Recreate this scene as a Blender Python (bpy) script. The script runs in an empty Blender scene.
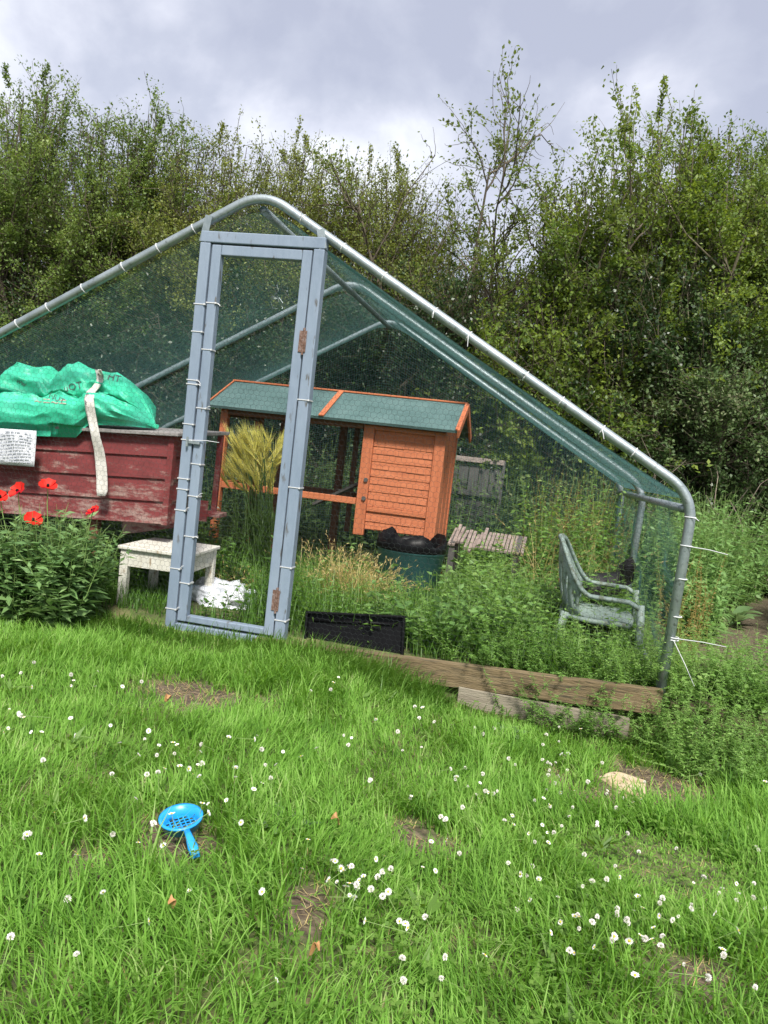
import bpy, math, random
import numpy as np
from mathutils import Vector, Matrix, noise as mnoise
from mathutils.bvhtree import BVHTree
random.seed(7)
RNG = np.random.default_rng(11)
SC = bpy.context.scene
COL = SC.collection
PI = math.pi

# ------------------------------------------------------------------ camera model
F, CX, CY = 769.0, 384.0, 512.0
PITCH, ROLL, CAMH = 0.074, 0.113, 0.895
CAM = np.array([0.0, 0.0, CAMH])
PSI = -0.2
O = np.array([-0.711, 3.602, 0.0])
EX = np.array([math.cos(PSI), math.sin(PSI), 0.0])
EY = np.array([-math.sin(PSI), math.cos(PSI), 0.0])

def ray(x, y):
    X, Y = x - CX, y - CY
    a = X * math.cos(ROLL) + Y * math.sin(ROLL)
    b = -X * math.sin(ROLL) + Y * math.cos(ROLL)
    u = -b / F
    return np.array([a / F, math.cos(PITCH) + u * math.sin(PITCH), -math.sin(PITCH) + u * math.cos(PITCH)])

def at(x, y, Y):
    d = ray(x, y)
    return CAM + d * Y / d[1]

def sstep(t, a, b):
    t = np.clip((np.asarray(t, float) - a) / (b - a), 0, 1)
    return t * t * (3 - 2 * t)

class VN:
    """smooth 2-D value noise in 0..1"""
    def __init__(s, seed):
        s.g = np.random.default_rng(seed).random((64, 64))
    def __call__(s, x, y, sc):
        x = np.asarray(x, float) * sc + 31.7; y = np.asarray(y, float) * sc + 17.3
        i = np.floor(x).astype(int); j = np.floor(y).astype(int)
        fx = x - i; fy = y - j
        fx = fx * fx * (3 - 2 * fx); fy = fy * fy * (3 - 2 * fy)
        g = lambda a, b: s.g[a % 64, b % 64]
        return (g(i, j) * (1 - fx) + g(i + 1, j) * fx) * (1 - fy) + (g(i, j + 1) * (1 - fx) + g(i + 1, j + 1) * fx) * fy
vn1, vn2, vn3, vn4 = VN(1), VN(2), VN(3), VN(4)

def runab(x, y):
    dx = np.asarray(x, float) - O[0]; dy = np.asarray(y, float) - O[1]
    return dx * EX[0] + dy * EX[1], dx * EY[0] + dy * EY[1]

def gh(x, y):
    a, b = runab(x, y)
    front = 1 - sstep(b, -0.06, 0.02)
    drop = 0.045 + 0.145 * sstep(a, 0.5, 1.6) * (1 - sstep(-b, 0.5, 2.2) * 0.6) * (1 - sstep(a, 2.2, 3.2))
    bump = (vn1(x, y, 1.7) - 0.5) * 0.035 + (vn2(x, y, 6) - 0.5) * 0.016
    return -front * drop + bump * (0.25 + 0.75 * front)

def ground(px, py):
    d = ray(px, py); z = 0.0
    for _ in range(8):
        P = CAM + d * (z - CAMH) / d[2]
        z = float(gh(P[0], P[1]))
    return P

# ------------------------------------------------------------------ materials
def nodes(m):
    m.use_nodes = True
    nt = m.node_tree
    nt.nodes.clear()
    return nt, nt.nodes, nt.links

def ramp(N, stops):
    r = N.new('ShaderNodeValToRGB')
    e = r.color_ramp.elements
    while len(e) < len(stops):
        e.new(0.5)
    for i, (p, c) in enumerate(stops):
        e[i].position = p; e[i].color = (*c, 1)
    return r

def mat(name, stops, scale=8.0, rough=0.7, metal=0.0, bump=0.0, bscale=60.0, stretch=(1, 1, 1), detail=6.0, spec=0.5, coord='Object', fine=None):
    m = bpy.data.materials.new(name)
    nt, N, L = nodes(m)
    out = N.new('ShaderNodeOutputMaterial'); p = N.new('ShaderNodeBsdfPrincipled')
    L.new(p.outputs[0], out.inputs[0])
    p.inputs['Roughness'].default_value = rough
    p.inputs['Metallic'].default_value = metal
    p.inputs['Specular IOR Level'].default_value = spec
    tc = N.new('ShaderNodeTexCoord'); mp = N.new('ShaderNodeMapping')
    mp.inputs['Scale'].default_value = stretch
    L.new(tc.outputs[coord], mp.inputs[0])
    nz = N.new('ShaderNodeTexNoise'); nz.inputs['Scale'].default_value = scale; nz.inputs['Detail'].default_value = detail
    nz.inputs['Roughness'].default_value = 0.65
    L.new(mp.outputs[0], nz.inputs[0])
    r = ramp(N, stops); L.new(nz.outputs[0], r.inputs[0])
    col = r.outputs[0]
    if fine:
        n3 = N.new('ShaderNodeTexNoise'); n3.inputs['Scale'].default_value = fine[0]; n3.inputs['Detail'].default_value = 4
        L.new(mp.outputs[0], n3.inputs[0])
        r3 = ramp(N, [(fine[2], (0, 0, 0)), (fine[3], (1, 1, 1))]); L.new(n3.outputs[0], r3.inputs[0])
        mx = N.new('ShaderNodeMixRGB'); L.new(r3.outputs[0], mx.inputs[0]); L.new(col, mx.inputs[1])
        mx.inputs[2].default_value = (*fine[1], 1)
        col = mx.outputs[0]
    L.new(col, p.inputs['Base Color'])
    if bump:
        n2 = N.new('ShaderNodeTexNoise'); n2.inputs['Scale'].default_value = bscale; n2.inputs['Detail'].default_value = 5
        L.new(mp.outputs[0], n2.inputs[0])
        b = N.new('ShaderNodeBump'); b.inputs['Strength'].default_value = bump; b.inputs['Distance'].default_value = 0.01
        L.new(n2.outputs[0], b.inputs['Height']); L.new(b.outputs[0], p.inputs['Normal'])
    return m

def leafmat(name, stops, trans=0.35, rough=0.5, spec=0.35, patch=0.5, pscale=1.2):
    """leaf surface: own colour per leaf, slow drift between neighbours, light passing through"""
    m = bpy.data.materials.new(name)
    nt, N, L = nodes(m)
    out = N.new('ShaderNodeOutputMaterial'); p = N.new('ShaderNodeBsdfPrincipled')
    p.inputs['Roughness'].default_value = rough; p.inputs['Specular IOR Level'].default_value = spec
    g = N.new('ShaderNodeNewGeometry')
    tc = N.new('ShaderNodeTexCoord'); nz = N.new('ShaderNodeTexNoise'); nz.inputs['Scale'].default_value = pscale; nz.inputs['Detail'].default_value = 3
    L.new(tc.outputs['Object'], nz.inputs[0])
    mr = N.new('ShaderNodeMapRange'); mr.inputs[1].default_value = 0.3; mr.inputs[2].default_value = 0.7
    L.new(nz.outputs[0], mr.inputs[0])
    mx = N.new('ShaderNodeMix'); mx.data_type = 'FLOAT'; mx.inputs[0].default_value = patch
    L.new(g.outputs['Random Per Island'], mx.inputs[2]); L.new(mr.outputs[0], mx.inputs[3])
    r = ramp(N, stops); L.new(mx.outputs[0], r.inputs[0])
    L.new(r.outputs[0], p.inputs['Base Color'])
    t = N.new('ShaderNodeBsdfTranslucent')
    hs = N.new('ShaderNodeHueSaturation'); hs.inputs['Saturation'].default_value = 1.1; hs.inputs['Value'].default_value = 1.35; hs.inputs['Hue'].default_value = 0.485
    L.new(r.outputs[0], hs.inputs['Color']); L.new(hs.outputs[0], t.inputs[0])
    ms = N.new('ShaderNodeMixShader'); ms.inputs[0].default_value = trans
    L.new(p.outputs[0], ms.inputs[1]); L.new(t.outputs[0], ms.inputs[2]); L.new(ms.outputs[0], out.inputs[0])
    return m

M = {}
M['galv'] = mat('galvanised_tube', [(0.3, (0.224, 0.269, 0.284)), (0.6, (0.344, 0.389, 0.404))], 9, 0.5, 0.7, 0.12, 60, fine=(45, (0.17, 0.19, 0.19), 0.60, 0.70))
M['galv_left'] = M['galv']
M['paint'] = mat('blue_grey_paint', [(0.25, (0.135, 0.18, 0.245)), (0.5, (0.185, 0.235, 0.305)), (0.75, (0.22, 0.27, 0.34))], 6, 0.6, 0, 0.3, 40, (1, 1, .3), fine=(30, (0.085, 0.085, 0.08), 0.62, 0.70))
M['rust'] = mat('rusty_iron', [(0.3, (0.09, 0.05, 0.035)), (0.5, (0.17, 0.10, 0.075)), (0.7, (0.26, 0.22, 0.21))], 60, 0.85, 0.2, 0.5, 120)
M['zip'] = mat('white_nylon', [(0.3, (0.490, 0.503, 0.517)), (0.7, (0.558, 0.564, 0.571))], 5, 0.4)
M['wire'] = mat('coated_wire', [(0.3, (0.018, 0.025, 0.025)), (0.7, (0.050, 0.065, 0.065))], 9, 0.5, 0.4)
M['net'] = leafmat('green_netting', [(0.0, (0.07, 0.165, 0.16)), (1.0, (0.15, 0.31, 0.30))], 0.45, 0.6)
M['orange'] = mat('orange_stained_wood', [(0.25, (0.336, 0.092, 0.036)), (0.5, (0.432, 0.132, 0.052)), (0.8, (0.496, 0.168, 0.072))], 5, 0.7, 0, 0.15, 40, (1, 1, 9), fine=(22, (0.30, 0.09, 0.04), 0.66, 0.85))
M['orange_v'] = mat('orange_stained_post', [(0.25, (0.327, 0.090, 0.034)), (0.5, (0.430, 0.129, 0.052)), (0.8, (0.499, 0.168, 0.073))], 7, 0.65, 0, 0.25, 30, (5, 5, .6))
M['brownwood'] = mat('brown_stained_wood', [(0.25, (0.10, 0.04, 0.02)), (0.75, (0.2, 0.08, 0.04))], 9, 0.75, 0, 0.2, 30, (5, 5, .6))
M['felt'] = mat('green_mineral_felt', [(0.25, (0.048, 0.098, 0.094)), (0.5, (0.072, 0.138, 0.132)), (0.8, (0.11, 0.185, 0.177))], 5, 0.95, 0, 0.6, 320, fine=(150, (0.16, 0.24, 0.23), 0.58, 0.68))
M['greywood'] = mat('weathered_grey_wood', [(0.25, (0.046, 0.045, 0.043)), (0.5, (0.086, 0.082, 0.077)), (0.8, (0.118, 0.110, 0.104))], 8, 0.85, 0, 0.4, 40, (6, 6, .7))
M['slatwood'] = mat('pinkish_weathered_slats', [(0.25, (0.165, 0.128, 0.112)), (0.7, (0.330, 0.270, 0.240))], 12, 0.85, 0, 0.4, 40, (2, .6, 2))
M['timber'] = mat('brown_sleeper_wood', [(0.25, (0.075, 0.052, 0.026)), (0.5, (0.155, 0.112, 0.058)), (0.8, (0.235, 0.18, 0.105))], 6, 0.9, 0, 0.6, 36, (.7, 5, 6), fine=(14, (0.06, 0.05, 0.03), 0.50, 0.70))
M['gravelboard'] = mat('pale_edging_board', [(0.25, (0.158, 0.132, 0.099)), (0.6, (0.264, 0.231, 0.178)), (0.8, (0.304, 0.277, 0.224))], 5, 0.9, 0, 0.5, 50, (.7, 4, 5))
M['white'] = mat('worn_white_paint', [(0.22, (0.357, 0.323, 0.246)), (0.42, (0.578, 0.561, 0.493)), (0.75, (0.680, 0.671, 0.620))], 9, 0.6, 0, 0.3, 60, (1.4, 1.4, .5), fine=(30, (0.33, 0.26, 0.18), 0.60, 0.70))
M['black'] = mat('black_plastic', [(0.3, (0.004, 0.004, 0.0045)), (0.7, (0.007, 0.007, 0.008))], 20, 0.4, spec=.12)
M['tub'] = mat('blue_green_plastic', [(0.3, (0.032, 0.104, 0.112)), (0.7, (0.064, 0.168, 0.176))], 9, 0.5)
M['chair'] = mat('faded_green_plastic', [(0.25, (0.135, 0.185, 0.16)), (0.5, (0.20, 0.26, 0.235)), (0.8, (0.29, 0.345, 0.325))], 8, 0.6, 0, 0.1, 60, fine=(30, (0.10, 0.12, 0.08), 0.55, 0.68))
M['bag'] = mat('green_woven_plastic', [(0.25, (0.017, 0.374, 0.196)), (0.5, (0.038, 0.468, 0.289)), (0.8, (0.085, 0.535, 0.374))], 7, 0.5, 0, 0.15, 40)
M['ink'] = mat('dark_print', [(0.3, (0.040, 0.060, 0.060)), (0.7, (0.100, 0.120, 0.120))], 9, 0.6)
M['ink2'] = mat('faded_red_print', [(0.3, (0.30, 0.30, 0.22)), (0.7, (0.36, 0.36, 0.28))], 9, 0.6)
M['strap'] = mat('white_webbing', [(0.3, (0.442, 0.425, 0.374)), (0.7, (0.629, 0.612, 0.578))], 30, 0.8, 0, 0.4, 160)
M['strapedge'] = mat('dark_stitching', [(0.3, (0.08, 0.07, 0.10)), (0.7, (0.16, 0.14, 0.18))], 30, 0.8)
M['paper'] = mat('white_paper', [(0.3, (0.561, 0.578, 0.612)), (0.7, (0.646, 0.663, 0.697))], 6, 0.7)
M['paperink'] = mat('grey_print', [(0.3, (0.40, 0.42, 0.48)), (0.7, (0.50, 0.52, 0.57))], 30, 0.8)
M['roofgrey'] = mat('grey_mineral_felt', [(0.25, (0.15, 0.145, 0.14)), (0.7, (0.30, 0.28, 0.27))], 20, 0.9, 0, 0.5, 200)
M['whitebag'] = mat('white_plastic_sack', [(0.3, (0.527, 0.561, 0.629)), (0.7, (0.680, 0.697, 0.731))], 6, 0.35, 0, 0.1, 12, fine=(14, (0.42, 0.52, 0.68), 0.62, 0.68))
M['blue'] = mat('blue_toy_plastic', [(0.3, (0.012, 0.25, 0.66)), (0.7, (0.02, 0.33, 0.78))], 9, 0.35)
M['stone'] = mat('buff_sandstone', [(0.25, (0.336, 0.232, 0.120)), (0.5, (0.480, 0.376, 0.248)), (0.8, (0.528, 0.440, 0.336))], 12, 0.9, 0, 0.5, 50, fine=(38, (0.16, 0.11, 0.07), 0.58, 0.7))
M['dryleaf'] = mat('dry_leaf', [(0.3, (0.30, 0.13, 0.04)), (0.7, (0.46, 0.27, 0.12))], 30, 0.7)
M['petal_red'] = leafmat('poppy_petal', [(0.0, (0.62, 0.015, 0.008)), (1.0, (0.82, 0.045, 0.02))], 0.4, 0.6)
M['petal_white'] = mat('daisy_petal', [(0.3, (0.76, 0.75, 0.74)), (0.7, (0.84, 0.82, 0.82))], 20, 0.6)
M['clover_white'] = mat('clover_floret', [(0.3, (0.68, 0.62, 0.56)), (0.5, (0.80, 0.77, 0.72)), (0.7, (0.84, 0.83, 0.80))], 160, 0.7)
M['yellow'] = mat('yellow_pollen', [(0.3, (0.62, 0.40, 0.02)), (0.7, (0.78, 0.55, 0.04))], 20, 0.7)
M['stem'] = mat('green_stem', [(0.3, (0.120, 0.204, 0.048)), (0.7, (0.192, 0.288, 0.084))], 10, 0.7)
M['hen'] = mat('black_feathers', [(0.3, (0.003, 0.002, 0.003)), (0.7, (0.008, 0.007, 0.008))], 30, 0.6, 0, 0.6, 90)
M['comb'] = mat('red_comb', [(0.3, (0.4, 0.03, 0.02)), (0.7, (0.5, 0.05, 0.04))], 30, 0.6)
M['cream'] = mat('cream_feathers', [(0.3, (0.45, 0.33, 0.2)), (0.7, (0.6, 0.47, 0.32))], 30, 0.7)
M['bark'] = mat('grey_brown_bark', [(0.25, (0.048, 0.038, 0.026)), (0.7, (0.128, 0.104, 0.072))], 14, 0.9, 0, 0.5, 50, (2, 2, .6))
M['bark_pale'] = mat('pale_green_bark', [(0.25, (0.070, 0.059, 0.035)), (0.7, (0.161, 0.140, 0.091))], 14, 0.9, 0, 0.5, 50, (2, 2, .6))
M['deadstem'] = mat('dead_stem', [(0.25, (0.18, 0.13, 0.10)), (0.7, (0.40, 0.33, 0.27))], 14, 0.9)
M['lv_hawthorn'] = leafmat('hawthorn_leaf', [(0.0, (0.056, 0.100, 0.024)), (0.35, (0.105, 0.169, 0.036)), (0.7, (0.169, 0.242, 0.055)), (1.0, (0.290, 0.355, 0.113))], 0.35, patch=.62, pscale=1.9)
M['lv_olive'] = leafmat('olive_leaf', [(0.0, (0.082, 0.106, 0.026)), (0.35, (0.148, 0.186, 0.043)), (0.7, (0.222, 0.260, 0.058)), (1.0, (0.328, 0.368, 0.114))], 0.35, patch=.62, pscale=1.9)
M['lv_sparse'] = leafmat('young_tree_leaf', [(0.0, (0.073, 0.109, 0.022)), (0.4, (0.121, 0.169, 0.036)), (0.75, (0.169, 0.230, 0.055)), (1.0, (0.242, 0.278, 0.109))], 0.4)
M['lv_bright'] = leafmat('yellow_green_leaf', [(0.0, (0.050, 0.095, 0.018)), (0.3, (0.095, 0.157, 0.027)), (0.62, (0.168, 0.241, 0.039)), (0.85, (0.235, 0.308, 0.056)), (1.0, (0.336, 0.392, 0.112))], 0.4, patch=.6, pscale=1.6)
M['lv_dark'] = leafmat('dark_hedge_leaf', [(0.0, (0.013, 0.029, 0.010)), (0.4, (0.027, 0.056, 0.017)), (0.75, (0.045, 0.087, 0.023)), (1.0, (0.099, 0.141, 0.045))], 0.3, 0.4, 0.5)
M['lv_bramble'] = leafmat('bramble_leaf', [(0.0, (0.037, 0.069, 0.025)), (0.4, (0.075, 0.131, 0.041)), (0.75, (0.138, 0.200, 0.075)), (1.0, (0.275, 0.275, 0.163))], 0.3)
M['lv_nettle'] = leafmat('nettle_leaf', [(0.0, (0.081, 0.169, 0.045)), (0.4, (0.137, 0.265, 0.072)), (0.75, (0.208, 0.353, 0.112)), (1.0, (0.368, 0.496, 0.208))], 0.35)
M['lv_weed'] = leafmat('weed_leaf', [(0.0, (0.081, 0.178, 0.039)), (0.4, (0.152, 0.294, 0.062)), (0.75, (0.230, 0.391, 0.098)), (1.0, (0.391, 0.532, 0.178))], 0.4)
M['lv_poppy'] = leafmat('poppy_leaf', [(0.0, (0.070, 0.148, 0.055)), (0.4, (0.125, 0.234, 0.078)), (0.8, (0.203, 0.328, 0.117)), (1.0, (0.328, 0.437, 0.187))], 0.3)
M['lv_dock'] = leafmat('dock_leaf', [(0.0, (0.13, 0.22, 0.09)), (1.0, (0.20, 0.31, 0.13))], 0.35, 0.4)
M['straw'] = leafmat('straw_blade', [(0.0, (0.360, 0.276, 0.108)), (0.5, (0.540, 0.432, 0.180)), (1.0, (0.696, 0.600, 0.312))], 0.35)
M['barley'] = leafmat('barley_awn', [(0.0, (0.391, 0.437, 0.092)), (0.5, (0.598, 0.575, 0.161)), (1.0, (0.828, 0.736, 0.276))], 0.4)
M['barleystem'] = leafmat('barley_stem', [(0.0, (0.07, 0.14, 0.04)), (1.0, (0.14, 0.22, 0.07))], 0.35)
M['brownweed'] = leafmat('seeding_weed', [(0.0, (0.12, 0.12, 0.03)), (0.5, (0.26, 0.21, 0.06)), (1.0, (0.36, 0.26, 0.10))], 0.35)
M['grass'] = leafmat('grass_blade', [(0.0, (0.06, 0.15, 0.024)), (0.25, (0.115, 0.255, 0.035)), (0.5, (0.18, 0.365, 0.055)), (0.74, (0.255, 0.45, 0.095)), (0.90, (0.34, 0.49, 0.16)), (0.97, (0.46, 0.47, 0.24)), (1.0, (0.48, 0.41, 0.22))], 0.45, 0.6, 0.2, patch=0.45, pscale=7.0)
M['longgrass'] = leafmat('long_grass_blade', [(0.0, (0.056, 0.144, 0.022)), (0.4, (0.106, 0.231, 0.035)), (0.85, (0.175, 0.312, 0.062)), (1.0, (0.375, 0.413, 0.175))], 0.4, 0.45, 0.4)
M['cloverleaf'] = leafmat('clover_leaf', [(0.0, (0.07, 0.15, 0.02)), (0.5, (0.12, 0.23, 0.035)), (1.0, (0.19, 0.31, 0.06))], 0.4)

def red_paint():
    m = bpy.data.materials.new('flaking_red_paint')
    nt, N, L = nodes(m)
    out = N.new('ShaderNodeOutputMaterial'); p = N.new('ShaderNodeBsdfPrincipled'); L.new(p.outputs[0], out.inputs[0])
    p.inputs['Roughness'].default_value = 0.7
    tc = N.new('ShaderNodeTexCoord'); mp = N.new('ShaderNodeMapping'); mp.inputs['Scale'].default_value = (1, 1, 3.2)
    L.new(tc.outputs['Object'], mp.inputs[0])
    a = N.new('ShaderNodeTexNoise'); a.inputs['Scale'].default_value = 6; a.inputs['Detail'].default_value = 8; a.inputs['Roughness'].default_value = .7
    L.new(mp.outputs[0], a.inputs[0])
    r = ramp(N, [(0.3, (0.10, 0.014, 0.014)), (0.6, (0.175, 0.026, 0.027)), (0.8, (0.235, 0.047, 0.045))]); L.new(a.outputs[0], r.inputs[0])
    b = N.new('ShaderNodeTexNoise'); b.inputs['Scale'].default_value = 4.2; b.inputs['Detail'].default_value = 12; b.inputs['Roughness'].default_value = .78
    L.new(mp.outputs[0], b.inputs[0])
    # flakes are more frequent low on the box, where the rain splashes
    sx = N.new('ShaderNodeSeparateXYZ'); L.new(tc.outputs['Object'], sx.inputs[0])
    mr = N.new('ShaderNodeMapRange'); mr.inputs[1].default_value = 0.38; mr.inputs[2].default_value = 0.75; mr.inputs[3].default_value = 0.10; mr.inputs[4].default_value = -0.01
    L.new(sx.outputs[2], mr.inputs[0])
    ad = N.new('ShaderNodeMath'); L.new(b.outputs[0], ad.inputs[0]); L.new(mr.outputs[0], ad.inputs[1])
    r2 = ramp(N, [(0.555, (0, 0, 0)), (0.65, (1, 1, 1))]); L.new(ad.outputs[0], r2.inputs[0])
    mx = N.new('ShaderNodeMixRGB'); L.new(r2.outputs[0], mx.inputs[0]); L.new(r.outputs[0], mx.inputs[1]); mx.inputs[2].default_value = (0.27, 0.18, 0.155, 1)
    L.new(mx.outputs[0], p.inputs['Base Color'])
    bp = N.new('ShaderNodeBump'); bp.inputs['Strength'].default_value = .4; bp.inputs['Distance'].default_value = .004
    L.new(b.outputs[0], bp.inputs['Height']); L.new(bp.outputs[0], p.inputs['Normal'])
    return m
M['red'] = red_paint()

# ------------------------------------------------------------------ mesh helpers
def link(name, me, m=None, parent=None):
    o = bpy.data.objects.new(name, me)
    COL.objects.link(o)
    if m is not None:
        for q in (m if isinstance(m, (list, tuple)) else [m]):
            me.materials.append(q)
    if parent is not None:
        o.parent = parent
    return o

def fast(name, V, Fc, m=None, parent=None, smooth=False, midx=None):
    """V (n,3), Fc (f,k) same-size faces"""
    V = np.ascontiguousarray(V, np.float32); Fc = np.ascontiguousarray(Fc, np.int32)
    me = bpy.data.meshes.new(name)
    n, k = Fc.shape
    me.vertices.add(len(V)); me.vertices.foreach_set('co', V.ravel())
    me.loops.add(n * k); me.loops.foreach_set('vertex_index', Fc.ravel())
    me.polygons.add(n); me.polygons.foreach_set('loop_start', np.arange(0, n * k, k, dtype=np.int32))
    me.polygons.foreach_set('loop_total', np.full(n, k, np.int32))
    if smooth:
        me.polygons.foreach_set('use_smooth', np.ones(n, bool))
    if midx is not None:
        me.polygons.foreach_set('material_index', np.asarray(midx, np.int32))
    me.update(calc_edges=True)
    return link(name, me, m, parent)

def norm(v):
    return v / np.maximum(np.linalg.norm(v, axis=-1, keepdims=True), 1e-9)

def perp(d):
    ref = np.where(np.abs(d[..., 2:3]) < 0.9, np.array([0, 0, 1.0]), np.array([1.0, 0, 0]))
    u = norm(np.cross(d, ref)); return u, np.cross(d, u)

def tubes(P, R, m=5, cap=False):
    """P (n,k,3) polylines, R (n,k) radii -> quads"""
    n, k, _ = P.shape
    T = np.empty_like(P); T[:, 1:-1] = P[:, 2:] - P[:, :-2]; T[:, 0] = P[:, 1] - P[:, 0]; T[:, -1] = P[:, -1] - P[:, -2]
    T = norm(T)
    u, v = perp(norm(T.mean(axis=1)))
    u = np.repeat(u[:, None], k, 1); u = norm(u - T * (u * T).sum(-1, keepdims=True)); v = np.cross(T, u)
    ang = np.arange(m) * 2 * PI / m
    V = P[:, :, None] + R[:, :, None, None] * (u[:, :, None] * np.cos(ang)[None, None, :, None] + v[:, :, None] * np.sin(ang)[None, None, :, None])
    idx = np.arange(n * k * m).reshape(n, k, m)
    a = idx[:, :-1]; b = idx[:, 1:]
    Fc = np.stack([a, np.roll(a, -1, 2), np.roll(b, -1, 2), b], -1).reshape(-1, 4)
    return V.reshape(-1, 3), Fc

def cat(parts):
    Vs, Fs, o = [], [], 0
    for V, Fc in parts:
        if len(V) == 0: continue
        Vs.append(V); Fs.append(Fc + o); o += len(V)
    return np.concatenate(Vs), np.concatenate(Fs)

def leaves(P, D, Nn, L, W, fold=0.25):
    """one folded lozenge per leaf: base P, axis D, normal Nn"""
    D = norm(D); S = norm(np.cross(D, Nn)); U = np.cross(S, D)
    L = np.asarray(L)[:, None]; W = np.asarray(W)[:, None]
    mid = P + D * L * 0.42
    V = np.stack([P, mid + S * W * .5 + U * W * fold, P + D * L, mid - S * W * .5 + U * W * fold], 1)
    n = len(P)
    return V.reshape(-1, 3), np.arange(4 * n).reshape(n, 4)

def blades(P, az, L, W, th0, kap, seg=3):
    """grass blades: base P, azimuth, length, width, start tilt, extra bend"""
    n = len(P)
    h = np.stack([np.cos(az), np.sin(az), np.zeros(n)], 1); s = np.stack([-np.sin(az), np.cos(az), np.zeros(n)], 1)
    pts = [P]; th = th0.copy()
    for i in range(seg):
        st = L / seg
        pts.append(pts[-1] + h * (np.sin(th) * st)[:, None] + np.array([0, 0, 1.0]) * (np.cos(th) * st)[:, None])
        th = th + kap / seg
    wf = [1.0, .9, .65, .06] if seg == 3 else [1.0, .8, .06]
    V = np.stack([q for i, p in enumerate(pts) for q in (p - s * (W * wf[i] * .5)[:, None], p + s * (W * wf[i] * .5)[:, None])], 1)
    base = np.arange(n)[:, None] * (2 * (seg + 1))
    Fc = np.stack([np.concatenate([base + 2 * i, base + 2 * i + 1, base + 2 * i + 3, base + 2 * i + 2], 1) for i in range(seg)], 1).reshape(-1, 4)
    return V.reshape(-1, 3), Fc

class MB:
    def __init__(s): s.V = []; s.F = []; s.mi = []
    def add(s, V, Fc, mi=0):
        o = len(s.V)
        s.V += [tuple(v) for v in V]
        for f in Fc: s.F.append(tuple(i + o for i in f)); s.mi.append(mi)
        return s
    def box(s, lo, hi, R=None, c=None, mi=0):
        x0, y0, z0 = lo; x1, y1, z1 = hi
        V = [Vector(p) for p in ((x0, y0, z0), (x1, y0, z0), (x1, y1, z0), (x0, y1, z0), (x0, y0, z1), (x1, y0, z1), (x1, y1, z1), (x0, y1, z1))]
        if R is not None:
            c = Vector(c) if c is not None else Vector((0, 0, 0))
            V = [R @ (v - c) + c for v in V]
        return s.add(V, [(3, 2, 1, 0), (4, 5, 6, 7), (0, 1, 5, 4), (1, 2, 6, 5), (2, 3, 7, 6), (3, 0, 4, 7)], mi)
    def bar(s, p, q, w, t, up=(0, 0, 1), mi=0):
        """square bar from p to q; w across, t along 'up'"""
        p = Vector(p); q = Vector(q); d = (q - p).normalized(); up = Vector(up)
        sd = d.cross(up).normalized(); uu = sd.cross(d)
        V = [e + sd * a * w / 2 + uu * b * t / 2 for e in (p, q) for a, b in ((-1, -1), (1, -1), (1, 1), (-1, 1))]
        return s.add(V, [(3, 2, 1, 0), (4, 5, 6, 7), (0, 1, 5, 4), (1, 2, 6, 5), (2, 3, 7, 6), (3, 0, 4, 7)], mi)
    def tube(s, pts, r, m=8, closed=False, flat=1.0, mi=0):
        pts = [Vector(p) for p in pts]; n = len(pts); V = []
        prev = None
        for i, p in enumerate(pts):
            if closed: t = (pts[(i + 1) % n] - pts[i - 1]).normalized()
            else: t = (pts[min(i + 1, n - 1)] - pts[max(i - 1, 0)]).normalized()
            if prev is None:
                ref = Vector((0, 0, 1)) if abs(t.z) < .9 else Vector((0, 1, 0)); u = t.cross(ref).normalized()
            else: u = (prev - t * prev.dot(t)).normalized()
            prev = u; v = t.cross(u)
            rr = r[i] if isinstance(r, (list, tuple)) else r
            for k in range(m):
                a = 2 * PI * k / m; V.append(p + u * rr * math.cos(a) + v * rr * flat * math.sin(a))
        Fc = []
        for i in range(n if closed else n - 1):
            j = (i + 1) % n
            for k in range(m):
                l = (k + 1) % m; Fc.append((i * m + k, i * m + l, j * m + l, j * m + k))
        if not closed: Fc += [tuple(range(m))[::-1], tuple((n - 1) * m + k for k in range(m))]
        return s.add(V, Fc, mi)
    def build(s, name, m, parent=None, bevel=0.0, smooth=False):
        me = bpy.data.meshes.new(name); me.from_pydata(s.V, [], s.F)
        if any(s.mi): me.polygons.foreach_set('material_index', s.mi)
        if smooth: me.polygons.foreach_set('use_smooth', [True] * len(me.polygons))
        me.update()
        o = link(name, me, m, parent)
        if bevel:
            b = o.modifiers.new('bevel', 'BEVEL'); b.width = bevel; b.segments = 2; b.limit_method = 'ANGLE'
        return o

def empty(name, loc, rz=0.0, rot=None):
    o = bpy.data.objects.new(name, None); COL.objects.link(o)
    o.location = Vector(loc); o.rotation_euler = rot if rot else (0, 0, rz)
    o.empty_display_size = .1
    return o

def tag(o, label=None, cat_=None, group=None, kind=None):
    if label: o['label'] = label
    if cat_: o['category'] = cat_
    if group: o['group'] = group
    if kind: o['kind'] = kind
    return o

def fillet(pts, rads, n=7):
    pts = [Vector(p) for p in pts]; out = [pts[0]]
    for i in range(1, len(pts) - 1):
        p = pts[i]; a = (pts[i - 1] - p).normalized(); b = (pts[i + 1] - p).normalized(); r = rads[i - 1]
        for k in range(n + 1):
            t = k / n
            out.append((p + a * r) * (1 - t) ** 2 + p * 2 * t * (1 - t) + (p + b * r) * t * t)
    out.append(pts[-1]); return out

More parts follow.
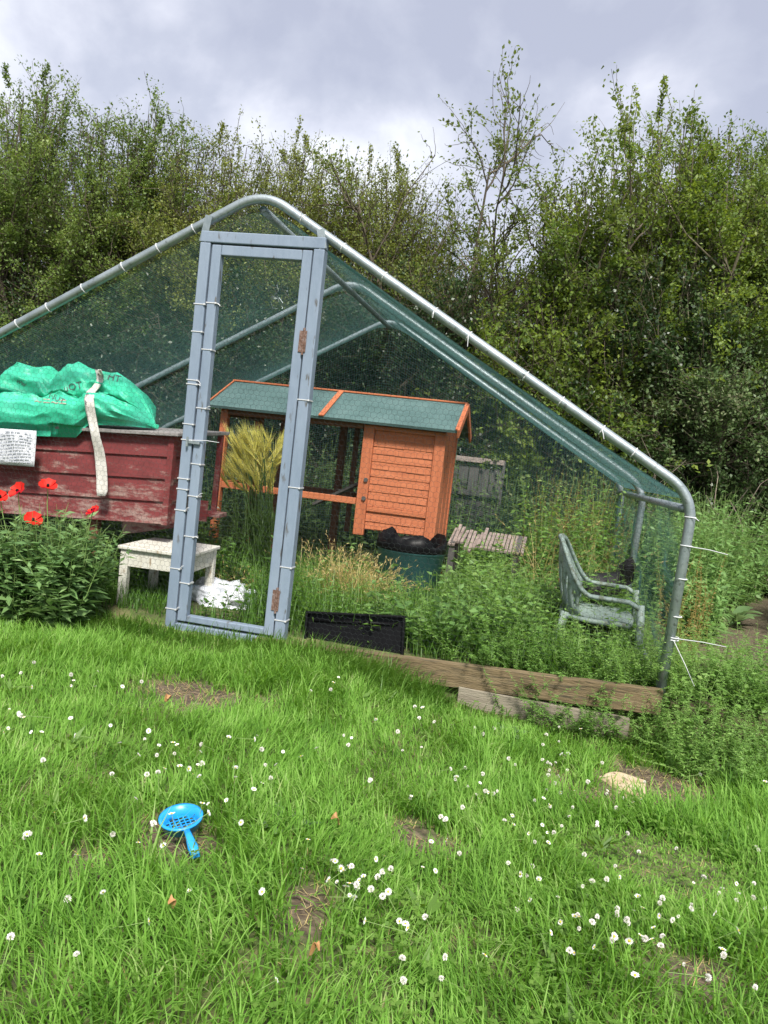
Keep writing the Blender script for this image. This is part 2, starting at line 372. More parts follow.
# ------------------------------------------------------------------ ground (one sheet to the horizon)
SOIL = []      # (x, y, radius along x, radius along y)
for px, py, rx, ry in ((195, 696, .19, .12), (415, 836, .10, .085), (312, 925, .045, .09), (640, 790, .24, .15), (700, 972, .07, .07), (172, 842, .06, .06),
                       (80, 872, .05, .05), (720, 745, .13, .10), (690, 905, .05, .04)):
    g = ground(px, py); SOIL.append((g[0], g[1], rx * 1.25, ry * 1.3))
PATH = [at(722, 735, 3.2)[:2], at(742, 690, 3.75)[:2], at(752, 650, 4.6)[:2], at(770, 610, 5.6)[:2], at(800, 585, 7.0)[:2]]
def soil_mask(x, y):
    x = np.asarray(x, float); y = np.asarray(y, float); m = np.zeros_like(x)
    wob = (vn3(x, y, 9) - .5) * 1.4 + (vn4(x, y, 23) - .5) * 1.1
    for sx, sy, rx, ry in SOIL:
        d = np.hypot((x - sx) / rx, (y - sy) / ry) + wob
        m = np.maximum(m, 1 - sstep(d, .65, 1.15))
    for (x0, y0), (x1, y1) in zip(PATH[:-1], PATH[1:]):
        t = np.clip(((x - x0) * (x1 - x0) + (y - y0) * (y1 - y0)) / ((x1 - x0) ** 2 + (y1 - y0) ** 2), 0, 1)
        d = np.hypot(x - x0 - t * (x1 - x0), y - y0 - t * (y1 - y0)) / .26 + wob * .8
        m = np.maximum(m, .9 * (1 - sstep(d, .6, 1.3)))
    return m

def make_ground():
    xs = np.unique(np.concatenate([np.linspace(-200, -12, 12), np.linspace(-12, -3.2, 25), np.arange(-3.2, 4.4, .045), np.linspace(4.4, 12, 25), np.linspace(12, 200, 12)]))
    ys = np.unique(np.concatenate([np.linspace(-60, -4, 10), np.linspace(-4, .4, 14), np.arange(.4, 7.4, .045), np.linspace(7.4, 16, 25), np.linspace(16, 260, 14)]))
    X, Y = np.meshgrid(xs, ys); Z = gh(X, Y)
    V = np.stack([X, Y, Z], -1).reshape(-1, 3)
    ny, nx = X.shape; i = np.arange(nx * ny).reshape(ny, nx)
    Fc = np.stack([i[:-1, :-1], i[:-1, 1:], i[1:, 1:], i[1:, :-1]], -1).reshape(-1, 4)
    m = bpy.data.materials.new('turf_and_soil')
    nt, N, L = nodes(m)
    out = N.new('ShaderNodeOutputMaterial'); p = N.new('ShaderNodeBsdfPrincipled'); L.new(p.outputs[0], out.inputs[0]); p.inputs['Roughness'].default_value = .95
    at_ = N.new('ShaderNodeAttribute'); at_.attribute_name = 'soil'
    tc = N.new('ShaderNodeTexCoord'); n1 = N.new('ShaderNodeTexNoise'); n1.inputs['Scale'].default_value = 14; n1.inputs['Detail'].default_value = 8
    L.new(tc.outputs['Object'], n1.inputs[0])
    r1 = ramp(N, [(0.3, (0.045, 0.05, 0.018)), (0.5, (0.08, 0.105, 0.028)), (0.7, (0.17, 0.145, 0.07))]); L.new(n1.outputs[0], r1.inputs[0])
    n2 = N.new('ShaderNodeTexNoise'); n2.inputs['Scale'].default_value = 45; n2.inputs['Detail'].default_value = 8; L.new(tc.outputs['Object'], n2.inputs[0])
    r2 = ramp(N, [(0.3, (0.04, 0.027, 0.019)), (0.5, (0.09, 0.064, 0.043)), (0.72, (0.20, 0.155, 0.105))]); L.new(n2.outputs[0], r2.inputs[0])
    mx = N.new('ShaderNodeMixRGB'); L.new(at_.outputs['Fac'], mx.inputs[0]); L.new(r1.outputs[0], mx.inputs[1]); L.new(r2.outputs[0], mx.inputs[2])
    L.new(mx.outputs[0], p.inputs['Base Color'])
    b = N.new('ShaderNodeBump'); b.inputs['Strength'].default_value = .8; b.inputs['Distance'].default_value = .02
    L.new(n2.outputs[0], b.inputs['Height']); L.new(b.outputs[0], p.inputs['Normal'])
    o = fast('ground', V, Fc, m, smooth=True)
    a = o.data.attributes.new('soil', 'FLOAT', 'POINT'); a.data.foreach_set('value', soil_mask(X, Y).astype(np.float32).ravel())
    tag(o, kind='structure')
make_ground()

# ------------------------------------------------------------------ the walk-in run
W_, HA, EA, D1, D2 = 2.025, 2.022, 0.872, 1.64, 2.95
TR = .0215
run = tag(empty('walk_in_run', O, PSI), 'large walk-in poultry run of bent metal tubes with green netting and a blue grey door', 'poultry run')
def hoop(b, last=False):
    mb = MB()
    mb.tube(fillet([(-W_, b, -.02), (-W_, b, EA), (0, b, HA), (W_, b, EA), (W_ - .03, b, -.16)], [.13, .135, .13], 9), TR, 12)
    return mb.build('hoop', M['galv'], run, smooth=True)
for b in (0, D1, D2): hoop(b)
MB().tube([(0, .02, HA - .075), (0, D2, HA - .075)], .019, 10).build('ridge_pole', M['galv'], run, smooth=True)
for s in (-1, 1): MB().tube([(s * (W_ - .03), .02, EA - .06), (s * (W_ - .03), D2, EA - .06)], .018, 10).build('side_rail', M['galv'], run, smooth=True)
for s in (-1, 1): MB().tube([(s * (W_ - .02), .02, .05), (s * (W_ - .02), D2, .05)], .018, 10).build('base_rail', M['galv'], run, smooth=True)

# door frame and door (front plane, local coordinates a, b, c)
XL, XR, ZT = -.270, .330, 1.825
JW, SW = .051, .046
df = MB()
df.box((XL, -.035, -.06), (XL + JW, .02, ZT - JW - .002)); df.box((XR - JW, -.035, -.06), (XR, .02, ZT - JW - .002))
df.box((XL, -.035, ZT - JW), (XR, .02, ZT))
dfo = df.build('door_frame', M['paint'], run, .004)
MB().box((XL + JW + .003, -.038, -.075), (XR - JW + .02, .018, -.012)).build('threshold', M['paint'], run, .004)
for s, xx in ((-1, XL + .01), (1, XR - .01)):     # clamp plates that hold the frame to the hoop
    mb = MB(); zz = HA + (EA - HA) * abs(xx) / W_
    mb.bar((xx, -.031, ZT - .05), (xx + s * -.02, -.031, zz + .02), .035, .004, up=(0, 1, 0)); mb.build('clamp', M['galv'], dfo)
ix0, ix1 = XL + JW + .007, XR - JW - .007
iz0, iz1 = .0, ZT - JW - .008
door = MB()
door.box((ix0, -.03, iz0), (ix0 + SW, .012, iz1)); door.box((ix1 - SW, -.03, iz0), (ix1, .012, iz1))
door.box((ix0 + SW + .001, -.029, iz1 - SW), (ix1 - SW - .001, .012, iz1)); door.box((ix0 + SW + .001, -.029, iz0), (ix1 - SW - .001, .012, iz0 + .03))
dro = door.build('door', M['paint'], run, .004)
for z in (1.36, .17):
    mb = MB(); xc = ix1 + .003
    mb.box((xc - .022, -.034, z - .048), (xc - .006, -.0305, z + .048)); mb.box((xc + .006, -.0395, z - .048), (xc + .014, -.0355, z + .048))
    mb.tube([(xc, -.036, z - .06), (xc, -.036, z + .06)], .006, 8); mb.build('hinge', M['rust'], dro)
mb = MB(); mb.box((XL + .03, -.045, .845), (ix0 + SW - .01, -.036, .858)); mb.tube([(XL + .035, -.05, .83), (XL + .035, -.05, .875)], .006, 6)
mb.build('latch', M['galv'], dro)

# hexagonal wire over the front and in the door
def hexwire(keep, x0, x1, z0, z1, b, name, parent, size=.027, r=.00055, m='wire'):
    w = size; hrow = size * .86
    nx = int((x1 - x0) / w) + 2; nz = int((z1 - z0) / hrow) + 2
    I, J = np.meshgrid(np.arange(nx), np.arange(nz))
    cx = x0 + (I + .5 * (J % 2)) * w; cz = z0 + J * hrow
    # vertices of each hexagon: top, upper right, lower right
    t = np.stack([cx, cz + hrow * .62], -1); ur = np.stack([cx + w / 2, cz + hrow * .34], -1); lr = np.stack([cx + w / 2, cz - hrow * .34], -1)
    ul = np.stack([cx - w / 2, cz + hrow * .34], -1)
    seg = np.concatenate([np.stack([ul, t], 2).reshape(-1, 2, 2), np.stack([t, ur], 2).reshape(-1, 2, 2), np.stack([ur, lr], 2).reshape(-1, 2, 2)])
    ok = keep(seg[:, 0, 0], seg[:, 0, 1]) & keep(seg[:, 1, 0], seg[:, 1, 1]); seg = seg[ok]
    jx = (vn2(seg[..., 0] * 3, seg[..., 1] * 3, 9) - .5) * .007
    jz = (vn3(seg[..., 0] * 3, seg[..., 1] * 3, 9) - .5) * .007
    P = np.stack([seg[..., 0] + jx, b + (vn1(seg[..., 0], seg[..., 1], 3) - .5) * .03, seg[..., 1] + jz], -1)
    V, Fc = tubes(P, np.full(P.shape[:2], r), 3)
    return fast(name, V, Fc, M[m], parent)
def under_roof(x, z): return (z < HA - .03 + (EA - HA) * np.abs(x) / W_) & (np.abs(x) < W_ - .02) & (z > -.03)
hexwire(lambda x, z: under_roof(x, z) & ~((x > XL - .0) & (x < XR) & (z < ZT)), -W_, W_, 0, HA, .026, 'wire_mesh', run)
hexwire(lambda x, z: (x > ix0 + .02) & (x < ix1 - .02) & (z > .0) & (z < iz1 - .02), ix0, ix1, 0, iz1, .022, 'wire_mesh', dro)
# scrap of twisted wire hanging at the door top
mb = MB(); rr = random.Random(3); pts = [Vector((ix1 - SW - .10, -.02, 1.62))]
for k in range(16): pts.append(pts[-1] + Vector((rr.uniform(-.02, .028), rr.uniform(-.008, .008), rr.uniform(-.03, .012))))
mb.tube(pts, .0009, 4); mb.tube([pts[6] + Vector((.022 * math.cos(t), .004 * t, .03 * math.sin(t) - .02)) for t in np.arange(0, 5.3, 1.047)], .0009, 4)
mb.build('loose_wire', M['galv'], dro)

# green netting: real strands laid over the hoops, sagging between them
def netgrid(fn, nu, nv, su, sv, r, name):
    """fn(u, v)->(...,3); nu strands across, nv strands along"""
    parts = []
    for n, k, sw in ((nu, su, 0), (nv, sv, 1)):
        A = np.repeat(np.linspace(0, 1, n)[:, None], k, 1); B = np.repeat(np.linspace(0, 1, k)[None], n, 0)
        P = fn(A, B) if not sw else fn(B, A)
        parts.append(tubes(P, np.full((n, k), r), 3))
    V, Fc = cat(parts); return fast(name, V, Fc, M['net'], run)
def slope(s):
    def fn(u, v):   # u: ridge->eave, v: front->back
        x = s * u * W_; b = v * D2
        z = HA + (EA - HA) * u - .022
        ph = np.where(b < D1, b / D1, (b - D1) / (D2 - D1))
        sag = np.sin(PI * ph) * np.sin(PI * np.clip(u, 0, 1) ** .8) * ((.05 if s < 0 else .004) + .012 * vn1(u * 3, v * 2, 2))
        hang = (.012 + .03 * (1 - np.clip(v * 6, 0, 1)) if s > 0 else .0) * np.sin(PI * u) ** .4
        z = z - sag - hang - np.where(u < .06, (1 - u / .06) * .045, 0)
        return np.stack([x, b + (vn4(u * 9, v * 9, 2) - .5) * .01, z], -1)
    return fn
netgrid(slope(-1), 170, 190, 30, 24, .0007, 'roof_net')
netgrid(slope(1), 100, 115, 30, 24, .0006, 'roof_net')
def sidew(s):
    return lambda u, v: np.stack([s * (W_ - .028) + 0 * u + (vn1(u * 3, v * 3, 3) - .5) * .05, v * D2, (EA - .05) * (1 - u) + .02], -1)
netgrid(sidew(1), 36, 120, 12, 12, .0006, 'side_net')
netgrid(sidew(-1), 36, 120, 12, 12, .0006, 'side_net')
def gable(u, v):
    x = (v * 2 - 1) * W_; top = HA - .03 + (EA - HA) * np.abs(x) / W_
    return np.stack([x, D2 - .03 + (vn1(u * 4, v * 6, 3) - .5) * .05, top * (1 - u) + .02 * u], -1)
netgrid(gable, 90, 200, 40, 16, .0008, 'rear_net')

# zip ties
def tie(c, axis, rad, tail=None, square=None):
    mb = MB(); c = Vector(c); axis = Vector(axis).normalized()
    if square:
        w, d = square
        mb.box((c.x - w / 2, c.y - d / 2 - .003, c.z - .002), (c.x + w / 2, c.y - d / 2 - .0005, c.z + .002))
        mb.box((c.x + w / 2 - .004, c.y - d / 2 - .007, c.z - .0035), (c.x + w / 2 + .004, c.y - d / 2 - .001, c.z + .0035))
        mb.box((c.x - w / 2 - .003, c.y - d / 2 - .003, c.z - .003), (c.x - w / 2 - .0005, c.y + d / 2, c.z + .003))
        mb.box((c.x + w / 2 + .0005, c.y - d / 2 - .001, c.z - .003), (c.x + w / 2 + .003, c.y + d / 2, c.z + .003))
        e = c + Vector((w / 2, -d / 2, 0))
    else:
        ref = Vector((0, 1, 0)); u = ref; v = axis.cross(u).normalized()
        mb.tube([c + (u * math.cos(t) + v * math.sin(t)) * (rad + .001) for t in np.linspace(0, 2 * PI, 13)[:-1]], .003, 5, closed=True)
        e = c - u * (rad + .002)
    if tail is not None:
        t = Vector(tail); mb.tube([e, e + t * .55 + Vector((0, -.002, .004)), e + t], [.0024, .002, .0014], 5)
    return mb.build('zip_tie', M['zip'], run)
rr = random.Random(5)
dirL = Vector((-W_, 0, EA - HA)); dirR = Vector((W_, 0, EA - HA))
for u in (.16, .245, .33, .43, .52, .6): tie(Vector((0, 0, HA)) + dirL * u, dirL, TR, Vector((rr.uniform(-.02, .02), -.01, rr.uniform(.015, .04))) if rr.random() < .6 else None)
for u in (.1, .2, .3, .42, .5, .63, .71, .8, .87): tie(Vector((0, 0, HA)) + dirR * u, dirR, TR, Vector((rr.uniform(-.02, .02), -.01, rr.uniform(-.05, .03))) if rr.random() < .6 else None)
for z, tl in ((.78, (.03, -.01, -.01)), (.66, (.15, -.05, -.01)), (.52, None), (.36, None), (.27, (.19, -.07, .01)), (.26, (.1, -.03, -.17))):
    tie((W_ - .005, 0, z), (0, 0, 1), TR, tl)
for z in (.12, .3, .46, .62, .73, .9, 1.05, 1.2, 1.4, 1.58):
    tie((XL + JW / 2, -.0075, z + rr.uniform(-.09, .09)), (0, 0, 1), 0, (.02, -.005, rr.uniform(-.02, .02)) if rr.random() < .5 else None, (JW, .055))
for z in (.2, .41, .58, .8, .98, 1.3, 1.55):
    tie((ix0 + SW / 2, -.009, z + rr.uniform(-.05, .05)), (0, 0, 1), 0, (.025, -.005, rr.uniform(-.02, .02)) if rr.random() < .5 else None, (SW, .042))
for z in (.08, .33, .7, 1.1): tie((XR - JW / 2, -.0075, z), (0, 0, 1), 0, None, (JW, .055))
tie((XL + JW / 2, -.0075, .86), (0, 0, 1), 0, (.14, -.008, .004), (JW, .055))

def runp(a, b, c): return O + EX * a + EY * b + np.array([0, 0, c])
# ------------------------------------------------------------------ boards along the bottom of the run
def board(name, a0, a1, zt0, zt1, h, b0, th, m, label, seed):
    e = empty(name, runp((a0 + a1) / 2, b0, min(zt0, zt1) - h), PSI)
    n = 40; V = []; Fc = []
    for i in range(n + 1):
        t = i / n; x = (t - .5) * (a1 - a0); z = zt0 + (zt1 - zt0) * t - (min(zt0, zt1) - h)
        w = mnoise.noise(Vector((x * 3, seed, 0))) * .004; w2 = mnoise.noise(Vector((x * 9, seed + 5, 0))) * .003
        V += [(x, -th + w, z - h), (x, w * .5, z - h), (x, w * .5, z + w2), (x, -th + w, z + w2)]
        if i < n:
            o = i * 4
            for k in range(4): l = (k + 1) % 4; Fc.append((o + k, o + l, o + 4 + l, o + 4 + k))
    Fc += [(3, 2, 1, 0), tuple(n * 4 + k for k in range(4))]
    me = bpy.data.meshes.new(name); me.from_pydata(V, [], Fc); me.update()
    bpy.data.objects.remove(e)
    o = link(name, me, m); o.location = Vector(runp((a0 + a1) / 2, b0, min(zt0, zt1) - h)); o.rotation_euler = (0, 0, PSI)
    bv = o.modifiers.new('bevel', 'BEVEL'); bv.width = .003; bv.segments = 2; bv.limit_method = 'ANGLE'
    return tag(o, label, 'board')
board('timber_board', .20, 2.0, -.012, .055, .105, -.03, .045, M['timber'], 'long brown timber board on edge along the bottom front of the wire run', 1.0)
board('edging_board', 1.16, 1.885, -.073, -.087, .12, -.045, .032, M['gravelboard'], 'pale weathered board lying below the long brown timber edge, half in the grass', 4.0)

# ------------------------------------------------------------------ orange coop
HO = np.array([-1.16, 5.17, 0.0]); HP = -.19
hut = tag(empty('chicken_coop', HO, HP), 'orange stained wooden hen coop with green felt roof, shingled box and wire pen', 'chicken coop')
LN, DP, ZE, ZR = 1.525, .70, 1.105, 1.292
POST = .05
def post(x, y, z0, z1, m='orange_v', w=POST): return MB().box((x, y, z0), (x + w, y + w, z1)).build('post', M[m], hut, .004)
post(0, 0, 0, ZE - .02); post(0, DP - POST, 0, ZE - .02); post(.66, DP - POST, 0, ZE - .02, 'brownwood'); post(.20, DP - POST, 0, ZE - .02, 'brownwood', .04)
post(LN - .05, DP - POST, .05, ZE - .02); post(.77, DP - POST, .3, ZE - .02, 'brownwood', .035)
for (p, q, mm) in (((POST, .02, .575), (.985, .02, .575), 'orange'), ((POST, DP - .025, .575), (.985, DP - .025, .575), 'brownwood'), ((POST, .02, ZE - .04), (.985, .02, ZE - .04), 'brownwood'), ((.025, POST, .575), (.025, DP - POST, .575), 'orange'),
                   ((POST, .02, .06), (.985, .02, .06), 'orange'), ((.02, POST, ZE - .05), (.02, DP - POST, ZE - .05), 'brownwood')):
    MB().bar(p, q, .032, .042).build('rail', M[mm], hut, .003)
# shingled box: corner stiles, shingles, end boards
bx0 = .99
box = MB(); box.box((bx0 + .03, .022, .40), (LN - .03, DP - .01, ZE - .02)); body = box.build('nest_box', M['orange'], hut)
mb = MB(); mb.box((bx0 + .071, .0165, .40), (LN - .071, .0218, ZE - .061))
rows = 13; z0, z1 = .41, ZE - .06; hrow = (z1 - z0) / rows
rr = random.Random(8)
for r_ in range(rows):
    zt = z1 - r_ * hrow; x = bx0 + .075 - (r_ % 2) * .03
    if r_ == 10: continue
    while x < LN - .075:
        w = rr.uniform(.05, .075); xa = max(x, bx0 + .072); xb = min(x + w - .003, LN - .072)
        if xb - xa > .01:
            zb = zt - hrow * 1.04 - rr.uniform(0, .003); th = rr.uniform(.008, .011)
            mb.add([(xa, .0205 - th, zb), (xb, .0205 - th, zb), (xb, .0205, zb), (xa, .0205, zb), (xa, .0165, zt), (xb, .0165, zt), (xb, .0205, zt), (xa, .0205, zt)],
                   [(3, 2, 1, 0), (4, 5, 6, 7), (0, 1, 5, 4), (1, 2, 6, 5), (2, 3, 7, 6), (3, 0, 4, 7)])
        x += w
mb.build('shingle_panel', M['orange'], body)
mb = MB(); zc = z1 - 10.5 * hrow; mb.box((bx0 + .072, .004, zc - .012), (LN - .072, .021, zc + .018)); mb.build('ledge', M['orange'], body, .003)
for xa, xb in ((bx0, bx0 + .07), (LN - .07, LN)): MB().box((xa, -.004, .36), (xb, .03, ZE - .03)).build('stile', M['orange_v'], body, .004)
MB().box((bx0 + .071, -.002, ZE - .06), (LN - .071, .024, ZE - .03)).build('top_rail', M['orange'], body, .003)
mb = MB()
for i in range(6):   # end wall boards
    y = .032 + i * (DP - .05) / 6
    mb.box((LN - .029, y, .36), (LN - .004 - .003 * (i % 2), y + (DP - .05) / 6 - .004, ZE - .03 + .17 * (1 - abs((y + .05) / (DP / 2) - 1))))
mb.build('end_boards', M['orange_v'], body, .002)
for z in (.60, .72):
    MB().tube([(bx0 + .05, -.006, z), (bx0 + .05, -.016, z)], .014, 10).build('screw_cap', M['greywood'], body)
# roof: two slopes, trim, divider
OV = .075
roof = MB()
ye, ze = -.085, ZE - .012; yr = DP / 2
for s in (0, 1):
    yy = ye if s == 0 else DP + .085
    n_ = Vector((0, (-1 if s == 0 else 1) * (ZR - ze), abs(yr - ye))).normalized() * .018
    a = [Vector((-OV, yy, ze)), Vector((LN + OV, yy, ze)), Vector((LN + OV, yr, ZR)), Vector((-OV, yr, ZR))]
    V = [v - n_ for v in a] + [v + n_ * .0 for v in a]
    roof.add(V, [(3, 2, 1, 0), (4, 5, 6, 7), (0, 1, 5, 4), (1, 2, 6, 5), (2, 3, 7, 6), (3, 0, 4, 7)])
ro = roof.build('roof', M['felt'], hut)
sl = Vector((0, yr - ye, ZR - ze)); nn = Vector((0, -sl.z, sl.y)).normalized()
for xx, w in ((.72, .036), (LN + OV - .007, .014), (-OV + .005, .010)):
    p = Vector((xx, ye - .004, ze)) + nn * .006; MB().bar(p, p + sl, w, .010, up=nn).build('batten', M['orange'], ro, .002)
MB().bar((-OV - .005, yr, ZR + .008), (LN + OV + .005, yr, ZR + .006), .022, .012).build('ridge_cap', M['orange'], ro, .003)
for yy, dd in ((ye, 1), (DP + .085, -1)):
    MB().bar((LN + OV + .006, yy, ze - .02), (LN + OV + .006, yr, ZR - .02), .014, .05, up=(0, -(ZR - ze) * dd, abs(yr - ye))).build('barge_board', M['orange_v'], ro)
hexwire(lambda x, z: (x > .04) & (x < .97) & (z > .1) & (z < ZE - .03), .03, .98, .1, ZE, .03, 'wire_mesh', hut, .02, .0005)
mb = MB()
mb.bar((.62, .35, .50), (.99, .35, .72), .16, .018, up=(0, 0, 1))
for i in range(5): mb.bar((.66 + i * .07, .27, .535 + i * .0416), (.66 + i * .07, .43, .535 + i * .0416), .014, .012)
mb.build('ramp', M['greywood'], hut)
MB().box((.92, .50, .30), (.965, .54, .86)).build('post', M['greywood'], hut, .003)

# ------------------------------------------------------------------ tub, slatted bench, fence panel, white sack
def lathe(prof, m=28, wob=None):
    V = []; Fc = []
    for i, (r, z) in enumerate(prof):
        for k in range(m):
            a = 2 * PI * k / m; dz = wob(a) if (wob and i in (wob.rows)) else 0
            V.append((r * math.cos(a), r * math.sin(a), z + dz))
    for i in range(len(prof) - 1):
        for k in range(m): l = (k + 1) % m; Fc.append((i * m + k, i * m + l, (i + 1) * m + l, (i + 1) * m + k))
    return V, Fc
tp = at(412, 545, 4.58)
tb = tag(empty('plastic_tub', (tp[0], tp[1], 0), .3), 'dark blue green plastic tub with a torn black rim in front of the orange coop', 'tub')
V, Fc = lathe([(0.001, .005), (.16, .005), (.17, .02), (.20, .34), (.207, .345), (.207, .36), (.192, .36), (.155, .03), (0.001, .03)])
mb = MB(); mb.add(V, Fc); mb.build('bucket', M['tub'], tb, smooth=True)
def wob(a): return .020 * math.sin(3 * a + 1.2) + .016 * math.sin(7 * a) + .010 * math.sin(13 * a + 2)
wob.rows = (2, 3)
V, Fc = lathe([(.209, .352), (.213, .375), (.205, .425), (.198, .425), (.194, .36)], 48, wob); mb = MB(); mb.add(V, Fc); mb.build('rim', M['black'], tb, smooth=True)

bp = at(487, 540, 5.35)
bn = tag(empty('slatted_bench', (bp[0], bp[1], 0), -.22), 'low weathered bench of thin pinkish grey slats beside the orange coop', 'bench')
mb = MB()
for i in range(19):
    x = -.25 + i * .0275; dz = .02 * math.sin(i * .9) if i < 9 else 0
    mb.box((x, -.17, .372 + dz), (x + .021, .17, .386 + dz), Matrix.Rotation(.26 + (.1 * math.sin(i * 1.7) if i < 9 else 0), 3, 'X'), (0, 0, .38))
mb.build('seat', M['slatwood'], bn)
for x in (-.22, .22):
    MB().bar((x, -.15, .335), (x, .15, .415), .03, .03).build('bearer', M['greywood'], bn)
    for y in (-.13, .13): MB().box((x - .02, y - .02, 0), (x + .02, y + .02, .34 + y * .2)).build('leg', M['greywood'], bn)

fx = at(481, 449, 6.95)
fe = tag(empty('fence_panel', (fx[0] - .04, fx[1], -.06), -.1), 'weathered grey close boarded fence panel with top rail behind the run', 'fence')
mb = MB()
for i in range(5): mb.box((-.23 + i * .094, 0, .02), (-.23 + i * .094 + .088, .018, .93 + .01 * (i % 3)))
mb.build('boards', M['greywood'], fe, .002)
for z, m in ((1.0, 'slatwood'), (.70, 'greywood'), (.2, 'greywood')): MB().bar((-.26, -.02, z), (.26, -.02, z), .035, .045).build('rail', M[m], fe, .003)
for x in (-.25, .24): MB().box((x - .035, .02, 0), (x + .035, .09, 1.02)).build('post', M['greywood'], fe, .004)

def blob(name, loc, size, seed, m, sub=4, amp=.2, rz=0, floor=True):
    import bmesh
    bm = bmesh.new(); bmesh.ops.create_icosphere(bm, subdivisions=sub, radius=1)
    for v in bm.verts:
        c = v.co.copy(); n = mnoise.noise(c * 1.7 + Vector((seed, 0, 0))) + .6 * abs(mnoise.noise(c * 3.6 + Vector((0, seed, 0)))) + .3 * abs(mnoise.noise(c * 8 + Vector((0, 0, seed))))
        c = c * (1 + amp * n)
        v.co = Vector((c.x * size[0], c.y * size[1], max(c.z, -.15 if floor else -9) * size[2] + (.15 * size[2] if floor else 0)))
    me = bpy.data.meshes.new(name); bm.to_mesh(me); bm.free()
    me.polygons.foreach_set('use_smooth', [True] * len(me.polygons))
    o = link(name, me, m); o.location = Vector(loc); o.rotation_euler = (0, 0, rz); return o
wp = at(222, 585, 4.15)
tag(blob('plastic_sack', (wp[0], wp[1], .0), (.20, .13, .085), 5.1, M['whitebag'], 5, .55, -.35), 'crumpled white plastic sack on the ground behind the blue grey door', 'sack')

# ------------------------------------------------------------------ black lid
lp = runp(.645, .055, 0)
lid = tag(empty('storage_lid', lp, rot=(-.22, math.radians(-6), PSI)), 'black plastic storage box lid standing on edge behind the long timber board', 'lid')
mb = MB(); lw, lh = .232, .19
mb.box((-lw, -.002, -.05), (lw, .004, lh - .05)); pan = mb.build('panel', M['black'], lid, .002)
mb = MB()
mb.box((-lw - .006, -.03, lh - .056), (lw + .006, .002, lh - .044)); mb.box((-lw - .006, -.03, -.05), (-lw + .004, .002, lh - .057)); mb.box((lw - .004, -.03, -.05), (lw + .006, .002, lh - .057))
mb.build('lip', M['black'], lid, .003)
mb = MB(); mb.tube([(-lw + .03, -.006, lh - .085), (lw - .03, -.006, lh - .085)], .008, 8); mb.build('ridge', M['black'], lid, smooth=True)

# plank lying among the weeds
p0 = at(492, 640, 3.85); p1 = at(532, 622, 4.1)
pk = MB(); pk.bar((-.16, 0, 0), (.16, 0, .04), .06, .02); pko = pk.build('plank', M['timber'], None, .003)
pko.location = Vector((p0 + p1) / 2); pko.rotation_euler = (0, 0, math.atan2(p1[1] - p0[1], p1[0] - p0[0])); tag(pko, 'short piece of brown plank lying in the weeds inside the run', 'plank')

# ------------------------------------------------------------------ red coop on legs, with the green bag over it
C0 = np.array([-1.137, 4.0, 0.0]); CP = -.10
red = tag(empty('hen_house', C0, CP), 'flaking dark red wooden hen house of overlapping boards raised on legs', 'hen house')
TL = .055    # the box leans: right end higher
def cz(x, z): return z + TL * x
mb = MB()
LB, DB = 1.5, .50
zb = [.405, .522, .640, .757, .872]
mb.add([(x, y, cz(x, z)) for z in (.41, .862) for x, y in ((-LB, .012), (-.006, .012), (-.006, DB), (-LB, DB))], [(3, 2, 1, 0), (4, 5, 6, 7), (0, 1, 5, 4), (1, 2, 6, 5), (2, 3, 7, 6), (3, 0, 4, 7)])
bodyR = mb.build('body', M['red'], red)
mb = MB()
for i in range(4):
    z0, z1 = zb[i], zb[i + 1] - .006
    for side in (0, 1):
        if side == 0:
            V = [(-LB, -.012, cz(-LB, z0)), (0, -.012, cz(0, z0)), (0, .011, cz(0, z0)), (-LB, .011, cz(-LB, z0)), (-LB, .001, cz(-LB, z1 + .014)), (0, .001, cz(0, z1 + .014)), (0, .011, cz(0, z1 + .014)), (-LB, .011, cz(-LB, z1 + .014))]
        else:
            V = [(.016, .03, z0), (.016, DB, z0), (-.005, DB, z0), (-.005, .03, z0), (.004, .03, z1 + .014), (.004, DB, z1 + .014), (-.005, DB, z1 + .014), (-.005, .03, z1 + .014)]
        mb.add(V, [(3, 2, 1, 0), (4, 5, 6, 7), (0, 1, 5, 4), (1, 2, 6, 5), (2, 3, 7, 6), (3, 0, 4, 7)])
mb.build('cladding', M['red'], bodyR, .002)
MB().box((-.012, -.016, .40), (.020, .028, .868)).build('corner_post', M['red'], bodyR, .003)
mb = MB()
mb.add([(-LB - .04, -.05, cz(-LB, .865)), (.05, -.05, cz(0, .868)), (.13, DB + .05, .905), (-LB - .04, DB + .05, cz(-LB, .905)), (-LB - .04, -.05, cz(-LB, .885)), (.05, -.05, cz(0, .886)), (.13, DB + .05, .925), (-LB - .04, DB + .05, cz(-LB, .925))],
       [(3, 2, 1, 0), (4, 5, 6, 7), (0, 1, 5, 4), (1, 2, 6, 5), (2, 3, 7, 6), (3, 0, 4, 7)])
mb.build('roof', M['roofgrey'], red, .003)
for x, y in ((-.42, .03), (-LB + .06, .03), (-.10, DB - .06), (-LB + .06, DB - .06)): MB().box((x, y, 0), (x + .045, y + .045, cz(x, .41))).build('leg', M['brownwood'], red, .003)
MB().bar((-.25, .05, .37), (-.02, .30, .42), .02, .11).build('brace_board', M['red'], red, .003)
mb = MB(); mb.box((.085, DB - .03, .44), (.115, DB, .90)); mb.box((.03, DB - .12, .43), (.17, DB + .02, .455)); mb.box((.03, DB - .13, .40), (.10, DB - .118, .52))
mb.build('side_frame', M['red'], red, .003)

